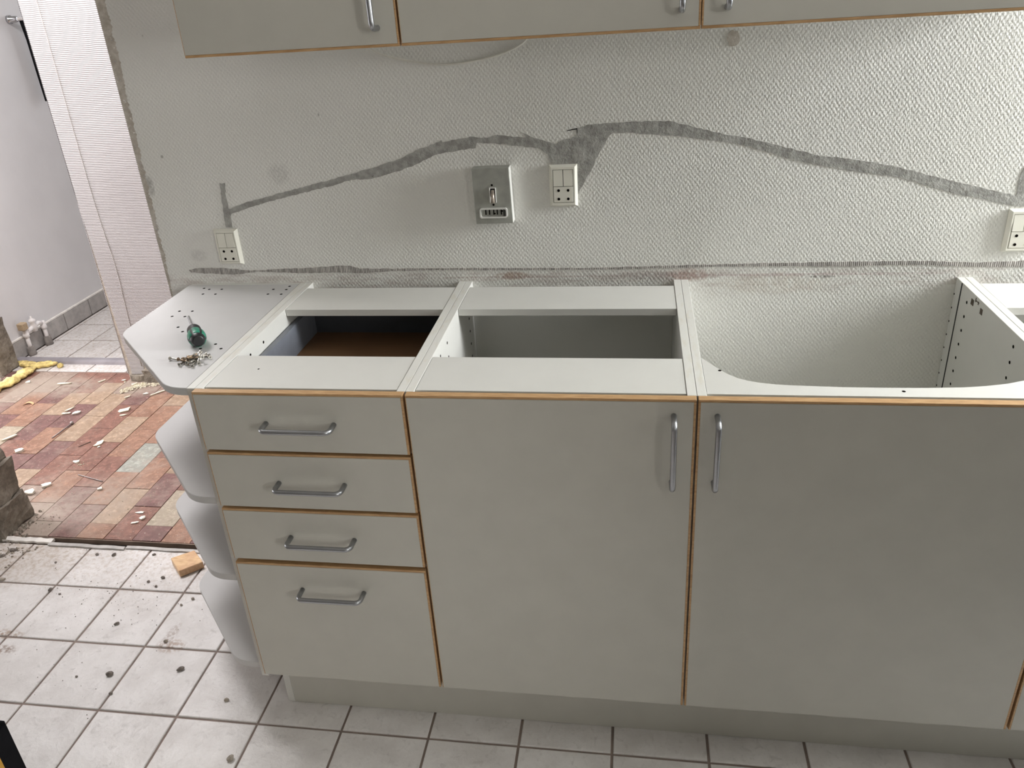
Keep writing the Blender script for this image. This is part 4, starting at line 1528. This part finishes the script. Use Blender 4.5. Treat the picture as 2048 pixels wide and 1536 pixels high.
nail(-1.437, 1.187, -1.430, 1.300, .0026, 'big brown nail with round head lying on the red tiles', True)
nail(-1.160, 0.950, -1.040, 0.913, .0020, 'thin dark steel spike lying crosswise on the red tiles', False)
nail(-1.285, 1.132, -1.259, 1.170, .0014, 'short dark splinter between nail and cream flake', False, M['bracket_iron'], 'splinter')
nail(-0.912, 1.352, -0.876, 1.388, .003, 'dark splinter next to the end shelf edge', False, M['bracket_iron'], 'splinter')

# mortar pebbles on the white floor


def pebble(x, y, L, W, H, a, m, lab):
    bm = BM()
    bmesh.ops.create_icosphere(bm, subdivisions=2, radius=0.5)
    sd = x * 91 + y * 53
    for v in bm.verts:
        v.co *= 1 + 0.35 * noise.noise(v.co * 2.2 + Vector((sd, 0, 0)))
        v.co.z = max(v.co.z, -0.3)
        v.co = Vector((v.co.x * L, v.co.y * W, (v.co.z + 0.3) * H / 0.8)) * 0.9
    me = bpy.data.meshes.new('pebble')
    bm.to_mesh(me)
    bm.free()
    me.materials.append(M['pebble'] if m else M['pebble_light'])
    o = bpy.data.objects.new('mortar_pebble', me)
    COL.objects.link(o)
    o.location = (x, y, 0.0006)
    o.rotation_euler = (0, 0, a)
    return tag(o, lab, 'pebble', 'mortar pebbles on the white floor')


PEB = [(-0.852, 0.376, .014, .011, .009, 0.6, 1, 'dark pebble sitting on a grout crossing left of the wood offcut'),
       (-0.919, 0.492, .008, .007, .005, 0, 1, 'tiny dark pebble on the tile nearest the masonry jamb'),
       (-0.813, 0.363, .009, .006, .004, 0, 1, 'small dark pebble right of the one on the grout crossing'),
       (-0.810, 0.536, .012, .010, .007, 0, 1, 'brown pebble below the middle trim strip, left of its twin'),
       (-0.755, 0.538, .016, .010, .009, 1.0, 1, 'curved brown flake standing below the middle trim strip'),
       (-0.629, 0.549, .012, .008, .006, 0.5, 1, 'dark pebble below the right trim strip'),
       (-0.578, 0.432, .010, .009, .007, 0, 1, 'dark pebble left of the pair below the wood offcut'),
       (-0.544, 0.452, .013, .011, .008, 0, 1, 'rounded dark pebble close below the wood offcut'),
       (-0.544, 0.415, .010, .008, .006, 0, 1, 'crumbly dark pebble, lowest under the wood offcut'),
       (-0.572, 0.266, .016, .008, .007, 0.8, 1, 'dark oblong pebble alone in the middle of a tile'),
       (-0.485, 0.099, .019, .014, .012, 0.3, 1, 'large dark grey pebble on the open tile floor'),
       (-0.311, 0.131, .022, .012, .010, 0.5, 1, 'grey block-shaped pebble under the lowest end shelf'),
       (-0.150, 0.052, .014, .010, .008, 0, 0, 'pale pebble in front of the plinth end'),
       (-0.067, -0.099, .020, .015, .011, 0.9, 0, 'pointed greenish grey pebble nearest the camera'),
       (-0.409, 0.375, .011, .009, .007, 0, 0, 'pale grey pebble beside the third shelf'),
       (-0.430, 0.349, .008, .007, .006, 0, 0, 'small grey pebble left of the pale one by the third shelf'),
       (-0.568, 0.086, .008, .006, .004, 0, 1, 'tiny dark crumb left of the large dark grey pebble'),
       (-0.447, 0.044, .010, .008, .006, 0.4, 1, 'dark pebble lying in the joint below the large one'),
       (-0.401, 0.218, .013, .011, .008, 0, 0, 'pale pebble on the stained joint under the shelves'),
       (-1.033, 0.407, .024, .012, .008, 0.3, 0, 'brown mortar flake at the far left of the white tiles'),
       (-1.046, 0.538, .013, .010, .007, 0, 0, 'light pebble below the white trim piece'),
       (-1.099, 0.535, .030, .016, .010, 0.2, 1, 'long dark mortar lump by the masonry jamb'),
       (-1.113, 0.508, .024, .012, .008, 0.5, 1, 'dark mortar lump below the long one by the masonry jamb')]
for a in PEB:
    pebble(*a)

# ------------------------------------------------------------------ black and yellow tool case at the lower left
t = thing('tool_case', 'black tool case with a yellow side panel standing on the tiles', 'tool case', (-0.60, -0.40, 0.0))
bm = BM()
bx(bm, -0.78, -0.415, -0.60, -0.234, 0.0015, 0.251)
bmesh.ops.bevel(bm, geom=bm.edges[:], offset=0.012, segments=3, affect='EDGES')
for f in bm.faces:
    f.smooth = True
obj('body', bm, M['bag_black'], t)
bm = BM()
bx(bm, -0.4165, -0.4125, -0.55, -0.282, 0.03, 0.215, bev=0.002)
obj('side_panel', bm, M['bag_yellow'], t)
bm = BM()
tube(bm, [(-0.52, -0.41, 0.249), (-0.52, -0.41, 0.262), (-0.68, -0.41, 0.262), (-0.68, -0.41, 0.249)], 0.008, 8)
obj('carry_handle', bm, M['bag_black'], t)
